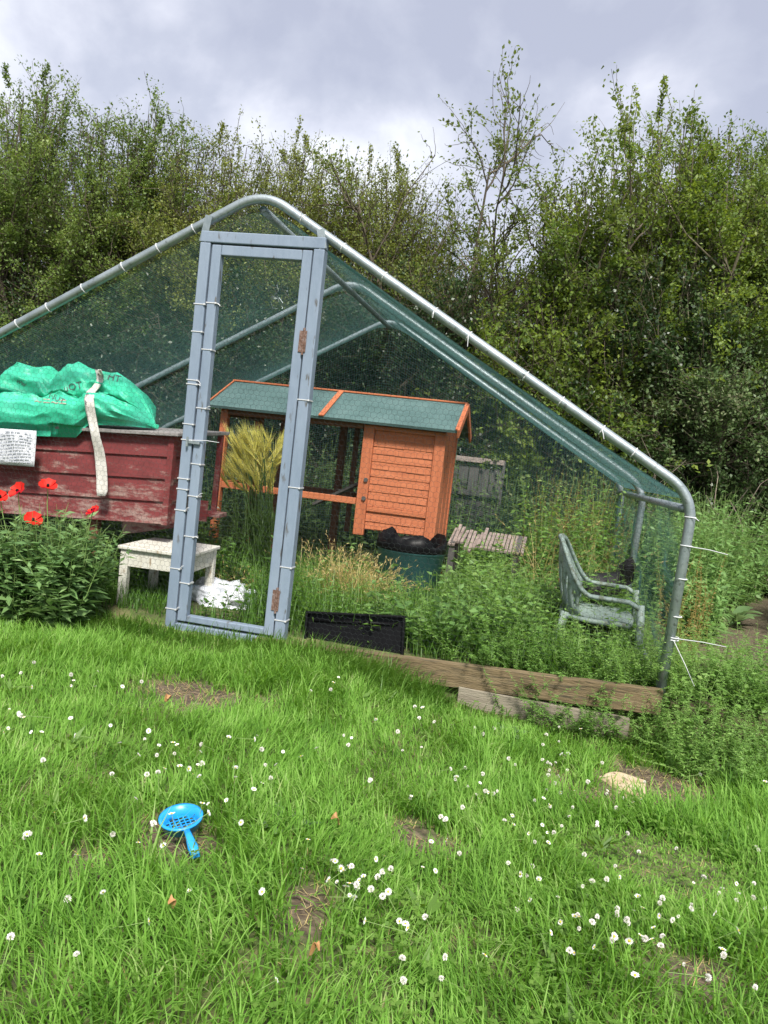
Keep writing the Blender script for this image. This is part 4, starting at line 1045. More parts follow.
# low mixed weeds over the floor of the run
S1, L1 = weeds(*(lambda P: (P, RNG.uniform(.12, .34, len(P)) * (.65 + .7 * vn2(P[:, 0], P[:, 1], 2))))(pts(2600, -1.6, 2.2, 3.4, 5.0, lambda x, y: inrun(x, y) & (RNG.random(len(x)) < np.where(x < -.35, .55, 1)))), .5, 7, .05, .024, .35, .2)
S2, L2 = weeds(*(lambda P: (P, RNG.uniform(.2, .45, len(P))))(pts(900, .1, 2.2, 3.5, 4.9, lambda x, y: inrun(x, y) & (vn3(x, y, 1.6) > .38) & ~((y < 3.95) & (np.abs(x - 1.02) < .32)))), .35, 8, .06, .032, .3, .5)
V1, F1 = cat([S1, S2]); V2, F2 = cat([L1, L2]); tag(stuff('undergrowth', (V1, F1), (V2, F2), M['stem'], M['lv_weed']), kind='stuff')
# grass inside the run
n = 52000; x = RNG.uniform(-1.7, 2.3, n); y = RNG.uniform(3.2, 5.6, n); k = inrun(x, y) & (RNG.random(n) < .35 + .65 * vn1(x, y, 3)); q = RNG.random(n); ra, rb = runab(x, y); k |= (rb > .0) & (rb < .8) & (ra > -1.9) & (ra < -.3) & (q < .9); k |= (rb > .02) & (rb < .09) & (ra > -.2) & (ra < 1.9) & ((ra < .38) | (ra > .92)) & (q < .7); k &= ~((np.abs(x - wp[0]) < .2) & (np.abs(y - wp[1] + .14) < .28)); x, y = x[k], y[k]; n = len(x)
V, Fc = blades(np.stack([x, y, gh(x, y)], 1), RNG.uniform(0, 2 * PI, n), RNG.uniform(.10, .34, n) * (.6 + .7 * vn2(x, y, 3)) * np.where((runab(x, y)[1] < .09) | ((runab(x, y)[0] < -.3) & (y < 4.3)), .55, 1), RNG.uniform(.003, .006, n), np.abs(RNG.normal(.15, .2, n)), RNG.uniform(.3, 1.9, n))
tag(fast('long_grass', V, Fc, M['longgrass']), kind='stuff')
P = pts(900, -1.2, 2.1, 3.5, 5.1, lambda x, y: inrun(x, y) & (vn4(x, y, 1.9) > .40) & ~((y < 3.95) & (np.abs(x - 1.02) < .30)) & (RNG.random(len(x)) < np.where(x > .0, 1, .3)))
S1, L1 = weeds(P, RNG.uniform(.12, .42, len(P)), .45, 6, .085, .045, .45, .4, stemr=.003)
tag(stuff('broad_weeds', S1, L1, M['stem'], M['lv_nettle']), kind='stuff')
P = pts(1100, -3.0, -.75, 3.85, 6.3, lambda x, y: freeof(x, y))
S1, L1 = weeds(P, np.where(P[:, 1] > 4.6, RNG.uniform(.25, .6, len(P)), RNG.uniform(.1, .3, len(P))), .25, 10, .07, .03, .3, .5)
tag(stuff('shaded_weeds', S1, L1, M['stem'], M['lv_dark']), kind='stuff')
# tall weeds at the back right of the run
P = pts(420, .55, 2.4, 4.75, 6.3, lambda x, y: inrun(x, y) & (RNG.random(len(x)) < .9)); P = P[(P[:, 1] > 4.95) | (P[:, 0] > 1.2)]
S1, L1 = weeds(P, RNG.uniform(.4, .95, len(P)) * np.where(P[:, 0] < 1.05, .55, 1), .18, 15, .075, .032, .25, .7, stemr=.0035)
tag(stuff('tall_weeds', S1, L1, M['stem'], M['lv_weed']), kind='stuff')
# rank growth behind and beside the run
P = pts(1500, -4.2, 2.8, 6.2, 8.0, lambda x, y: runab(x, y)[1] > D2 + .05)
S1, L1 = weeds(P, RNG.uniform(.5, 1.1, len(P)), .2, 12, .08, .04, .2, .6, stemr=.0035)
tag(stuff('rank_weeds', S1, L1, M['stem'], M['lv_bramble']), kind='stuff')
# nettles right of the run
def dpath(x, y):
    d = np.full_like(x, 9.0)
    for (x0, y0), (x1, y1) in zip(PATH[:-1], PATH[1:]):
        t = np.clip(((x - x0) * (x1 - x0) + (y - y0) * (y1 - y0)) / ((x1 - x0) ** 2 + (y1 - y0) ** 2), 0, 1); d = np.minimum(d, np.hypot(x - x0 - t * (x1 - x0), y - y0 - t * (y1 - y0)))
    return d
def pathfree(x, y): return dpath(x, y) > .22
P = pts(3800, 1.9, 5.2, 4.0, 7.6, lambda x, y: (runab(x, y)[0] > W_ + .12) & pathfree(x, y) & (y > 4.0 + .25 * np.maximum(0, 2.6 - x)))
S1, L1 = weeds(P, RNG.uniform(.55, .95, len(P)) * (.8 + .45 * vn2(P[:, 0], P[:, 1], 1.2)) * np.where(P[:, 1] < 4.9, .6, 1), .22, 12, .075, .03, .25, .75, stemr=.003)
tag(stuff('nettle_bed', S1, L1, M['stem'], M['lv_nettle']), kind='stuff')
# goosegrass sprawling over the corner post and the boards
tall_ok = lambda P: np.where((P[:, 1] > 3.35) & (np.abs(P[:, 0] - 1.02) < .32), .6, 1)
P = np.concatenate([pts(620, .6, 2.0, 2.8, 3.6, lambda x, y: (np.abs(runab(x, y)[1] + .0) < .18) & (runab(x, y)[0] > 1.2) & (runab(x, y)[0] < 2.5)),
                    pts(900, .3, 2.0, 3.0, 3.9, lambda x, y: (runab(x, y)[1] > .02) & (runab(x, y)[1] < .30) & (runab(x, y)[0] > .9) & (runab(x, y)[0] < 2.0) & (np.hypot(x - TCH[0], y - TCH[1]) > .2)),
                    pts(700, 1.2, 2.2, 2.7, 3.5, lambda x, y: (runab(x, y)[0] > 1.93) & (runab(x, y)[0] < 2.5) & (np.abs(runab(x, y)[1] - .0) < .42))])
S1, L1 = weeds(P, RNG.uniform(.14, .40, len(P)) * tall_ok(P), .8, 16, .021, .0065, .1, .3, stemr=.0013, whorl=5, wander=.22)
Pc = pts(420, .5, 2.0, 3.1, 4.4, lambda x, y: (runab(x, y)[0] > 1.35) & (runab(x, y)[0] < 2.1) & (runab(x, y)[1] > .04) & (runab(x, y)[1] < 1.2) & (np.hypot(x - TCH[0], y - TCH[1]) > .24) & ~((y < 3.95) & (np.abs(x - 1.02) < .30)))
S3, L3 = weeds(Pc, RNG.uniform(.3, .75, len(Pc)), .3, 16, .026, .008, .2, .3, stemr=.0014, whorl=4, wander=.2)
P = pts(260, 1.1, 2.4, 2.75, 3.9, lambda x, y: (runab(x, y)[0] > 2.02) & (runab(x, y)[0] < 2.7) & (runab(x, y)[1] > -.25))
S2, L2 = weeds(P, RNG.uniform(.12, .42, len(P)), .5, 7, .05, .022, .3, .4)
V1, F1 = cat([S1, S2, S3]); V2, F2 = cat([L1, L2, L3]); tag(stuff('goosegrass', (V1, F1), (V2, F2), M['stem'], M['lv_weed']), kind='stuff')
# yellowing weeds right of the corner post, and brown seeding stems at the back
P = np.concatenate([pts(150, 1.3, 2.3, 3.0, 4.4, lambda x, y: (runab(x, y)[0] > 2.1) & (runab(x, y)[0] < 2.45) & pathfree(x, y)), pts(80, 1.15, 1.75, 5.3, 6.2)])
S1, L1 = weeds(P, np.where(P[:, 1] > 5, RNG.uniform(.7, 1.0, len(P)), RNG.uniform(.3, .6, len(P))), .22, 20, .024, .012, .4, .2, stemr=.0022)
tag(stuff('seeding_weeds', S1, L1, M['brownweed'], M['brownweed']), kind='stuff')
# long grass against the boards and the door sill
n = 15000; a = RNG.uniform(-2.2, 2.3, n); b = -RNG.gamma(2.4, .06, n) - .07; x = O[0] + EX[0] * a + EY[0] * b; y = O[1] + EX[1] * a + EY[1] * b
k = (RNG.random(n) < .35 + .65 * (1 - np.abs(a - .75) / 1.4).clip(0, 1)) & ~((a > 1.15) & (a < 1.95) & (RNG.random(n) < .8)) & (soil_mask(x, y) < .5) & ~((a > XL) & (a < .25) & (RNG.random(n) < .5)); x, y, a = x[k], y[k], a[k]; n = len(x)
V, Fc = blades(np.stack([x, y, gh(x, y)], 1), RNG.normal(-1.0, 1.0, n), RNG.uniform(.07, .15, n) * (.7 + .5 * (1 - np.abs(a - .7) / 1.2).clip(0, 1)) * np.where(a < 1.1, 1, .6), RNG.uniform(.003, .0055, n), np.abs(RNG.normal(.2, .2, n)), RNG.uniform(.5, 2.0, n))
tag(fast('fringe_grass', V, Fc, M['longgrass']), kind='stuff')

# plantain and dandelion rosettes in the lawn
P = pts(420, -2.3, 2.6, .6, 3.5, lambda x, y: (runab(x, y)[1] < -.1) & (soil_mask(x, y) < .4) & (vn2(x, y, 2.2) > .45))
S1, L1 = weeds(P, RNG.uniform(.02, .05, len(P)), .2, 3, .075, .017, .75, .3, stemr=.0015, whorl=3)
tag(fast('lawn_weeds', L1[0], L1[1], M['cloverleaf']), kind='stuff')

# ------------------------------------------------------------------ single plants
def plant(name, label, cat_, loc): return tag(empty(name, loc), label, cat_)
# poppies: leaves in one bushy plant, each flower on its own stem
gx = at(46, 600, 3.52)
pb = plant('poppy_foliage', 'bushy clump of toothed poppy leaves in front of the red hen house', 'plant', (gx[0], gx[1], 0))
n = 420; px_ = RNG.normal(-.02, .19, n).clip(-.36, .17) - .03; py_ = RNG.normal(0, .10, n).clip(-.16, .2)
P = np.stack([px_, py_, np.full(n, -.05)], 1)
S1, L1 = weeds(P, RNG.uniform(.28, .58, n) * (1 - .4 * (np.abs(px_) / .34) ** 2), .3, 11, .092, .030, .45, .6, stemr=.0028)
fast('stems', S1[0], S1[1], M['stem'], pb); fast('foliage', L1[0], L1[1], M['lv_poppy'], pb)
def poppy(px, py, Y, s, tilt, label):
    p = at(px, py, Y); base = np.array([p[0] * .6 + gx[0] * .4, Y + .04, -.03]); e = tag(empty('poppy', base), label, 'flower', 'red poppies by the hen house')
    q = Vector(p) - Vector(base); mb = MB(); mb.tube([(0, 0, 0), q * .5 + Vector((.015, 0, .02)), q * .85 + Vector((0, 0, .01)), q], .0022, 5); mb.build('stem', M['stem'], e)
    Rm = Matrix.Rotation(tilt[0], 3, 'X') @ Matrix.Rotation(tilt[1], 3, 'Y'); mb = MB()
    for k in range(4):
        a0 = k * PI / 2 + .3; V = []; Fc = []
        for i in range(5):
            for j in range(7):
                r_ = s * i / 4; a = a0 + (j - 3) / 3 * (.95 if k % 2 else .85)
                z = s * (.55 if k % 2 else .42) * (i / 4) ** 1.6 + .10 * s * math.sin(j * 2.3 + k) * (i / 4) ** 2 - .012 + .003 * k
                V.append(Rm @ Vector((r_ * math.cos(a), r_ * math.sin(a), z)) + q)
        for i in range(4):
            for j in range(6): a = i * 7 + j; Fc.append((a, a + 1, a + 8, a + 7))
        mb.add(V, Fc)
    mb.build('petals', M['petal_red'], e, smooth=True)
    mb = MB(); V, Fc = loft([(-.006, 0, .002, .002), (0, 0, .007, .007), (.010, 0, .006, .006), (.012, 0, .001, .001)], 8); mb.add([Rm @ Vector((y, z, x)) + q for x, y, z in V], Fc); mb.build('seed_head', M['black'], e)
poppy(48, 486, 3.45, 00.040, (.55, .2), 'open red poppy in the middle of the row, highest against the red boards')
poppy(18, 491, 3.47, 0.043, (.9, -.5), 'red poppy seen edge on below the paper notice')
poppy(33, 520, 3.40, 00.040, (.7, .4), 'lowest red poppy, wide open just above the leaves')
poppy(93, 511, 3.43, 00.033, (.5, -.6), 'small red poppy on its own to the right, nearest the white table')
poppy(0, 497, 3.46, 00.033, (.8, .3), 'red poppy cut by the left edge of the photo')
# barley
by = at(256, 545, 4.62)
bl = plant('barley', 'tall clump of yellow green bearded barley behind the door', 'plant', (by[0], by[1], 0))
n = 64; az = RNG.normal(2.6, 1.1, n); base = np.stack([RNG.normal(0, .06, n), RNG.normal(0, .05, n), np.zeros(n)], 1)
H = RNG.uniform(.55, .84, n); lean = RNG.uniform(.05, .22, n)
pp = [base]
for i in range(6):
    tt = (i + 1) / 6; pp.append(base + np.stack([np.cos(az) * lean * tt ** 1.8 * H, np.sin(az) * lean * tt ** 1.8 * H * .6, H * tt], 1))
S = np.stack(pp, 1); V, Fc = tubes(S, np.full((n, 7), .0022), 4)
lb = blades(base[RNG.integers(0, n, 260)] + np.array([0, 0, .05]) + RNG.uniform(0, 1, (260, 1)) * np.array([[0, 0, .32]]), RNG.uniform(0, 2 * PI, 260), RNG.uniform(.16, .34, 260), RNG.uniform(.006, .011, 260), np.abs(RNG.normal(.35, .2, 260)), RNG.uniform(.3, 1.9, 260))
V, Fc = cat([(V, Fc), lb]); fast('stems', V, Fc, M['barleystem'], bl)
tip = S[:, -1]; td_ = norm(S[:, -1] - S[:, -2] + np.stack([np.cos(az) * .11, np.sin(az) * .03, np.zeros(n)], 1) * RNG.uniform(.2, 1.1, (n, 1)))
na = 34; si = np.repeat(np.arange(n), na); k = np.tile(np.arange(na), n) / na
Pb = tip[si] + td_[si] * (k * .075)[:, None]
D = td_[si] + RNG.normal(0, .13, (n * na, 3)) + np.array([0, 0, .03])
aw = leaves(Pb, D, RNG.normal(0, 1, (n * na, 3)), RNG.uniform(.09, .16, n * na), np.full(n * na, .0034), .0)
gr = leaves(Pb[::2], td_[si][::2] + RNG.normal(0, .35, (len(Pb[::2]), 3)), RNG.normal(0, 1, (len(Pb[::2]), 3)), np.full(len(Pb[::2]), .015), np.full(len(Pb[::2]), .007), .2)
V, Fc = cat([aw, gr]); fast('ears', V, Fc, M['barley'], bl)
# dry grass clump
def dryclump(px, py, Y, n, h, spread, label):
    g = at(px, py, Y); e = plant('dry_grass', label, 'plant', (g[0], g[1], 0))
    b = np.stack([RNG.normal(0, spread, n), RNG.normal(0, spread * .7, n), np.zeros(n)], 1)
    V, Fc = blades(b, RNG.uniform(0, 2 * PI, n), RNG.uniform(.5, 1, n) * h, RNG.uniform(.0025, .0055, n), np.abs(RNG.normal(.2, .2, n)), RNG.uniform(.4, 2.2, n)); fast('blades', V, Fc, M['straw'], e)
    t = V.reshape(n, 8, 3)[:, 6]; d = norm(t - V.reshape(n, 8, 3)[:, 4]); m = n * 7; si = np.repeat(np.arange(n), 7)
    V, Fc = leaves(t[si] - d[si] * RNG.uniform(0, .08, (m, 1)), d[si] + RNG.normal(0, .4, (m, 3)), RNG.normal(0, 1, (m, 3)), RNG.uniform(.012, .028, m), RNG.uniform(.003, .006, m)); fast('seed_heads', V, Fc, M['straw'], e)
dryclump(350, 590, 4.12, 330, .42, .085, 'clump of dry yellow grass behind the black lid')
dryclump(398, 560, 4.35, 45, .34, .06, 'thin wisp of dry grass left of the blue green tub')
dryclump(330, 560, 4.6, 60, .42, .12, 'loose stand of pale dry grass under the wire pen of the orange coop')
dryclump(560, 560, 4.9, 70, .75, .16, 'tall pale dry grass behind the back of the green chair')
dryclump(235, 560, 4.35, 60, .22, .05, 'short dry brown grass between the white sack and the right door post')
# big leaved dock plants
def dock(px, py, n, L, label, Y=None):
    g = ground(px, py) if Y is None else at(px, py, Y); e = plant('dock_plant', label, 'plant', (g[0], g[1], float(gh(g[0], g[1]))))
    V = []; Fc = []; rr = random.Random(int(px))
    for i in range(n):
        a = i * 2.4 + rr.uniform(-.4, .4); el = rr.uniform(.5, 1.1); l = L * rr.uniform(.7, 1.1); o = len(V)
        for k in range(8):
            t = k / 7; r_ = l * t * math.cos(el * (1 - .4 * t)); z = l * t * math.sin(el) * (1 - .45 * t * t); w = l * .17 * math.sin(PI * min(1, max(0, t * .92 + .04))) ** .8 if t > .25 else .004
            for j in (-1, 0, 1): V.append((r_ * math.cos(a) - j * w * math.sin(a), r_ * math.sin(a) + j * w * math.cos(a), z + abs(j) * w * .35 + .004 * math.sin(k * 2)))
        for k in range(7):
            for j in range(2): q = o + k * 3 + j; Fc.append((q, q + 3, q + 4, q + 1))
    mb = MB(); mb.add(V, Fc); mb.build('leaves', M['lv_dock'], e, smooth=True)
dock(728, 742, 7, .17, 'broad leaved dock plant on the bare soil at the end of the boards')
dock(285, 835, 5, .10, 'small broad leaved weed rosette in the middle of the lawn')
dock(508, 740, 7, .10, 'bright green weed rosette in the lawn below the edging board')
dock(738, 575, 9, .26, 'large dock with big leaves among the nettles right of the run', 5.2)
dock(712, 590, 6, .20, 'medium dock plant close to the corner post of the run', 4.6)

# ------------------------------------------------------------------ trees and shrubs
def branch(rng, start, d, length, k, wander, up):
    n = len(start); pts_ = [start]; d = norm(d); st = (length / (k - 1))[:, None]
    for i in range(k - 1):
        d = norm(d + rng.normal(0, wander, (n, 3)) + np.array([0, 0, up])); pts_.append(pts_[-1] + d * st)
    return np.stack(pts_, 1)
def spawn(rng, B, per, t0, t1, ang):
    n, k, _ = B.shape; si = np.repeat(np.arange(n), per); t = rng.uniform(t0, t1, n * per) * (k - 1.001); i0 = t.astype(int); f = (t - i0)[:, None]
    P = B[si, i0] * (1 - f) + B[si, i0 + 1] * f; T = norm(B[si, i0 + 1] - B[si, i0]); u, v = perp(T); a = rng.uniform(0, 2 * PI, n * per)[:, None]
    sd = u * np.cos(a) + v * np.sin(a); th = rng.normal(ang, .2, n * per)[:, None]
    return P, norm(T * np.cos(th) + sd * np.sin(th)), t / (k - 1), si
def hedge_tree(e, rng, h, spread, stems, bark, leaf, nleaf, lsize, lean, trunk, low):
    # crown envelope: an uneven dome, limbs reach out from the stems to points in it
    nt = int(230 + 40 * spread); zc = h * .58
    ph = rng.uniform(0, 2 * PI, 6)
    az = rng.uniform(0, 2 * PI, nt * 3); zz = h * (low + (1 - low) * rng.random(nt * 3) ** .8)
    prof = np.sqrt(np.clip(1 - ((zz - zc) / np.where(zz > zc, h - zc, zc * 1.15)) ** 2, 0.02, 1))
    lump = 1 + .20 * np.sin(2 * az + ph[0] + zz * 1.7) + .16 * np.sin(3 * az + ph[1] - zz * 2.6) + .12 * np.sin(5 * az + ph[2] + zz * 4)
    rr_ = spread * prof * lump * rng.random(nt * 3) ** .33
    X = np.stack([np.cos(az) * rr_ + lean[0] * zz, np.sin(az) * rr_ * .8 + lean[1] * zz, zz], 1)[:nt]
    a = rng.uniform(0, 2 * PI, stems); tilt = rng.uniform(.1, 1, stems) * spread * .55 / h
    d0 = np.stack([np.cos(a) * tilt + lean[0], np.sin(a) * tilt * .7 + lean[1], np.ones(stems)], 1)
    B0 = branch(rng, np.stack([rng.normal(0, .07 * spread, stems), rng.normal(0, .07 * spread, stems), np.full(stems, -.05)], 1), d0, h * rng.uniform(.55, .8, stems), 10, .09, .03)
    # nearest stem that lies lower than the point
    hd = np.hypot(X[:, None, None, 0] - B0[None, :, :, 0], X[:, None, None, 1] - B0[None, :, :, 1]); dz = X[:, None, None, 2] - B0[None, :, :, 2]
    cost = hd + np.where(dz > .35 * hd + .1, .55 * dz, 5 - dz); cost = cost * rng.uniform(.7, 1.4, cost.shape); cost[:, :, -1] += .5; cost[:, :, :2] += .2; k = cost.reshape(nt, -1).argmin(1)
    S = B0.reshape(-1, 3)[k]; t = np.linspace(0, 1, 8)[None, :, None]
    M_ = S + (X - S) * np.array([.55, .55, .25])[None]
    B1 = S[:, None] * (1 - t) ** 2 + 2 * t * (1 - t) * M_[:, None] + X[:, None] * t ** 2 + rng.normal(0, .025, (nt, 8, 3)) * t
    P, d, t2, si2 = spawn(rng, B1, 9, .35, 1.0, .8)
    out_ = norm((P - np.array([0, 0, zc])) * np.array([1, 1, .7])); d = norm(d * .7 + out_ * np.array([.7, .7, .25]) + rng.normal(0, .35, d.shape))
    B2 = branch(rng, P, d, rng.uniform(.18, .5, len(P)), 6, .2, .03)
    # long shoots standing clear of the top
    ns = int(3.5 * spread); top = np.argsort(-X[:, 2])[:ns * 3]; pick = rng.choice(top, ns, replace=False)
    B3 = branch(rng, X[pick], np.stack([rng.normal(0, .3, ns), rng.normal(0, .3, ns), np.ones(ns)], 1), rng.uniform(.15, .45, ns), 6, .14, .05)
    r0 = trunk * rng.uniform(.6, 1.1, stems)
    V, Fc = cat([tubes(B0, r0[:, None] * np.linspace(1, .22, 10)[None], 7), tubes(B1, (trunk * .22) * np.linspace(1, .3, 8)[None] * np.ones((nt, 1)), 4), tubes(B2, .0036 * np.linspace(1, .4, 6)[None] * np.ones((len(B2), 1)), 3), tubes(B3, .005 * np.linspace(1, .4, 6)[None] * np.ones((ns, 1)), 3)])
    fast('trunk', V, Fc, M[bark], e, smooth=True)
    BB = np.concatenate([B2, B3]); nb = len(BB); dens = rng.gamma(1.8, 1, nb); dens[len(B2):] *= 2.2
    si = rng.choice(nb, nleaf, p=dens / dens.sum()); t = rng.uniform(.05, .999, nleaf) * 5; i0 = t.astype(int); f = (t - i0)[:, None]
    P = BB[si, i0] * (1 - f) + BB[si, i0 + 1] * f; Td = norm(BB[si, i0 + 1] - BB[si, i0])
    P = P + rng.normal(0, .032, (nleaf, 3)) * np.where(si < len(B2), 1, .5)[:, None]
    D = norm(Td * .5 + rng.normal(0, .75, (nleaf, 3)) + np.array([0, 0, .1])); Nn = np.array([0, -.25, 1.0]) + rng.normal(0, .55, (nleaf, 3))
    L = lsize * rng.uniform(.6, 1.35, nleaf); k = P[:, 2] > .02
    V, Fc = leaves(P[k], D[k], Nn[k], L[k], L[k] * rng.uniform(.5, .75, k.sum()), .15)
    fast('crown', V, Fc, M[leaf], e)
    return e
def tree(name, label, px, Y, top, spread, stems, bark, leaf, nleaf, lsize, seed, lean=(0, 0), c1=13, c2=10, trunk=.05, low=.12, sparse=1.0, cat_='tree', group=None, wide=.42, twig=.42, up1=.03, up2=.02):
    rng = np.random.default_rng(seed)
    x = at(px, 420, Y)[0]; e = tag(empty(name, (x, Y, 0)), label, cat_, group)
    h = top
    a = rng.uniform(0, 2 * PI, stems); tilt = rng.uniform(.08, 1, stems) ** .8 * spread / h
    d0 = np.stack([np.cos(a) * tilt + lean[0], np.sin(a) * tilt * .7 + lean[1], np.ones(stems)], 1)
    if sparse == 1:
        return hedge_tree(e, rng, h, spread, stems, bark, leaf, int(nleaf * 3.0), lsize * .60, lean, trunk, low)
    B0 = branch(rng, np.stack([rng.normal(0, .05 * spread, stems), rng.normal(0, .05 * spread, stems), np.full(stems, -.05)], 1), d0, h * rng.uniform(.45, .72, stems), 10, .13, .03)
    P, d, t, si = spawn(rng, B0, c1, low, 1.0, .85)
    B1 = branch(rng, P, d, h * rng.uniform(.16, wide, len(P)) * (1.1 - .5 * t), 7, .20, up1)
    P, d, t2, si2 = spawn(rng, B1, c2, .15, 1.0, .75)
    B2 = branch(rng, P, d, twig * rng.uniform(.5, 1.4, len(P)), 6, .24, up2)
    kz = h * 1.02 / B2[:, :, 2].max()
    for B in (B0, B1, B2): B[:, :, 2] *= kz
    r0 = trunk * rng.uniform(.6, 1.1, stems)
    T = [tubes(B0, r0[:, None] * np.linspace(1, .22, 10)[None], 7), tubes(B1, (trunk * .24) * np.linspace(1, .3, 7)[None] * np.ones((len(B1), 1)), 4), tubes(B2, .0042 * np.linspace(1, .4, 6)[None] * np.ones((len(B2), 1)), 3)]
    V, Fc = cat(T); tr = fast('trunk', V, Fc, M[bark], e, smooth=True)
    if not sparse < 1: nleaf = int(nleaf * 2.3); lsize = lsize * .72
    # leaves in sprays along the twigs
    nb = len(B2); dens = rng.gamma(2.2, 1, nb); dens[rng.random(nb) > sparse] *= .12
    si = rng.choice(nb, nleaf, p=dens / dens.sum()); t = rng.uniform(.1, .999, nleaf) * 5; i0 = t.astype(int); f = (t - i0)[:, None]
    P = B2[si, i0] * (1 - f) + B2[si, i0 + 1] * f; Td = norm(B2[si, i0 + 1] - B2[si, i0])
    P = P + rng.normal(0, .03, (nleaf, 3))
    D = norm(Td * .5 + rng.normal(0, .75, (nleaf, 3)) + np.array([0, 0, .12]))
    Nn = np.array([0, 0, 1.0]) + rng.normal(0, .55, (nleaf, 3))
    L = lsize * rng.uniform(.6, 1.3, nleaf)
    k = P[:, 2] > .02
    V, Fc = leaves(P[k], D[k], Nn[k], L[k], L[k] * rng.uniform(.5, .7, k.sum()), .15)
    fast('crown', V, Fc, M[leaf], e)
    return e
def topz(px, py, Y): return float(at(px, py, Y)[2])
TREES = [
 # name, label, px, Y, top(px,py), spread, stems, bark, leaf, nleaf, size, seed, kw
 ('tree', 'tall dense hawthorn at the left end of the hedge', 30, 8.6, (60, 92), 1.6, 8, 'bark', 'lv_hawthorn', 38000, .050, 1, dict(c1=15)),
 ('tree', 'dense hawthorn cut off by the left edge of the photo', -95, 8.9, (-60, 62), 1.6, 7, 'bark', 'lv_hawthorn', 26000, .052, 2, {}),
 ('tree', 'mid green hawthorn with loose upright sprays above the left roof tube', 128, 8.8, (120, 118), 1.4, 8, 'bark', 'lv_hawthorn', 32000, .048, 3, dict(c1=15)),
 ('tree', 'olive green hedge tree left of the run roof peak', 205, 8.7, (205, 142), 1.4, 8, 'bark', 'lv_olive', 34000, .045, 4, dict(c1=15)),
 ('tree', 'olive green hedge tree right above the run roof peak', 285, 8.9, (275, 150), 1.4, 8, 'bark', 'lv_olive', 34000, .045, 5, dict(c1=15)),
 ('tree', 'olive green hedge tree just left of the sparse tall tree', 365, 8.8, (350, 168), 1.25, 8, 'bark', 'lv_olive', 32000, .045, 6, dict(c1=15)),
 ('tree', 'tall sparse young tree with bare upward branches against the sky', 474, 8.4, (488, 52), 1.4, 9, 'bark', 'lv_sparse', 18000, .042, 7, dict(c1=13, c2=9, low=.30, sparse=.8, trunk=.05, wide=.34, twig=.36, up1=.09, up2=.06)),
 ('tree', 'yellow green tree leaning right of the sparse tree', 575, 8.6, (600, 150), 1.0, 6, 'bark', 'lv_sparse', 20000, .045, 8, dict(lean=(.10, 0), low=.3, sparse=.9, c1=12, c2=8, wide=.36)),
 ('tree', 'tall yellow green tree with pale slanting stems', 642, 8.3, (660, 118), 1.45, 7, 'bark_pale', 'lv_bright', 36000, .060, 9, dict(c1=15, low=.30, trunk=.06)),
 ('tree', 'green tree at the right edge with sparse top shoots', 738, 8.5, (750, 135), 1.3, 7, 'bark', 'lv_hawthorn', 30000, .058, 10, dict(low=.25)),
 ('tree', 'yellow green tree cut off by the right edge of the photo', 840, 8.6, (850, 130), 1.5, 7, 'bark', 'lv_bright', 24000, .06, 11, {}),
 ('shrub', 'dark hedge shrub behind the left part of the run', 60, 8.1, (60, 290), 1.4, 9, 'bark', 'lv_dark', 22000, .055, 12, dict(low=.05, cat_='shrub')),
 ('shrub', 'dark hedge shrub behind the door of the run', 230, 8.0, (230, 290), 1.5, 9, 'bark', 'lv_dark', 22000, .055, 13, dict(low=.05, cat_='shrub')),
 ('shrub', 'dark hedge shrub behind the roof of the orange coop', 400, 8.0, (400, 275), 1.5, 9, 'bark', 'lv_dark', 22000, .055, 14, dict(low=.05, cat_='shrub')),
 ('shrub', 'leafy green elder shrub over the middle of the right roof tube', 548, 7.7, (555, 300), 1.1, 8, 'bark', 'lv_bright', 16000, .072, 15, dict(low=.08, cat_='shrub')),
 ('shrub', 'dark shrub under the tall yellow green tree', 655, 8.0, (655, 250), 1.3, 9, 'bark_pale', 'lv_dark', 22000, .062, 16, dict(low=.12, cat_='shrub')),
 ('shrub', 'grey green bramble mound at the right behind the nettles', 705, 7.5, (715, 330), 1.2, 12, 'bark', 'lv_bramble', 26000, .055, 17, dict(low=.03, trunk=.016, cat_='shrub')),
 ('shrub', 'grey green bramble mound at the right edge', 800, 7.6, (800, 320), 1.2, 12, 'bark', 'lv_bramble', 22000, .055, 18, dict(low=.03, trunk=.016, cat_='shrub')),
]
for nm, lab, px, Y, tp_, sp, ns, bk, lf, nl, ls, sd, kw in TREES:
    tree(nm, lab, px, Y, topz(tp_[0], tp_[1], Y), sp, ns, bk, lf, nl, ls, sd, **kw)
for i, px in enumerate(range(-190, 960, 145)):   # second row of the hedge
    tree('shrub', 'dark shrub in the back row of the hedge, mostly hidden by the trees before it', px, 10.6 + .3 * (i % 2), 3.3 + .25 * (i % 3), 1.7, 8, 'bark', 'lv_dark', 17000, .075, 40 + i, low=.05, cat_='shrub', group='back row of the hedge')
# dead stems in front of the brambles
mb = MB(); rr = random.Random(21)
be = at(715, 468, 7.0)
dsx = tag(empty('dead_brambles', (be[0], 7.0, 0)), 'tangle of dead bramble stems at the foot of the right hedge', 'plant')
Pd = np.stack([RNG.uniform(-.9, .9, 90), RNG.uniform(-.25, .3, 90), np.zeros(90)], 1); dd = np.stack([RNG.normal(0, .6, 90), RNG.normal(-.1, .3, 90), np.ones(90)], 1)
B = branch(RNG, Pd, dd, RNG.uniform(.6, 1.7, 90), 9, .22, -.09); V, Fc = tubes(B, .0065 * np.linspace(1, .4, 9)[None] * np.ones((90, 1)), 4)
fast('stems', V, Fc, M['deadstem'], dsx)

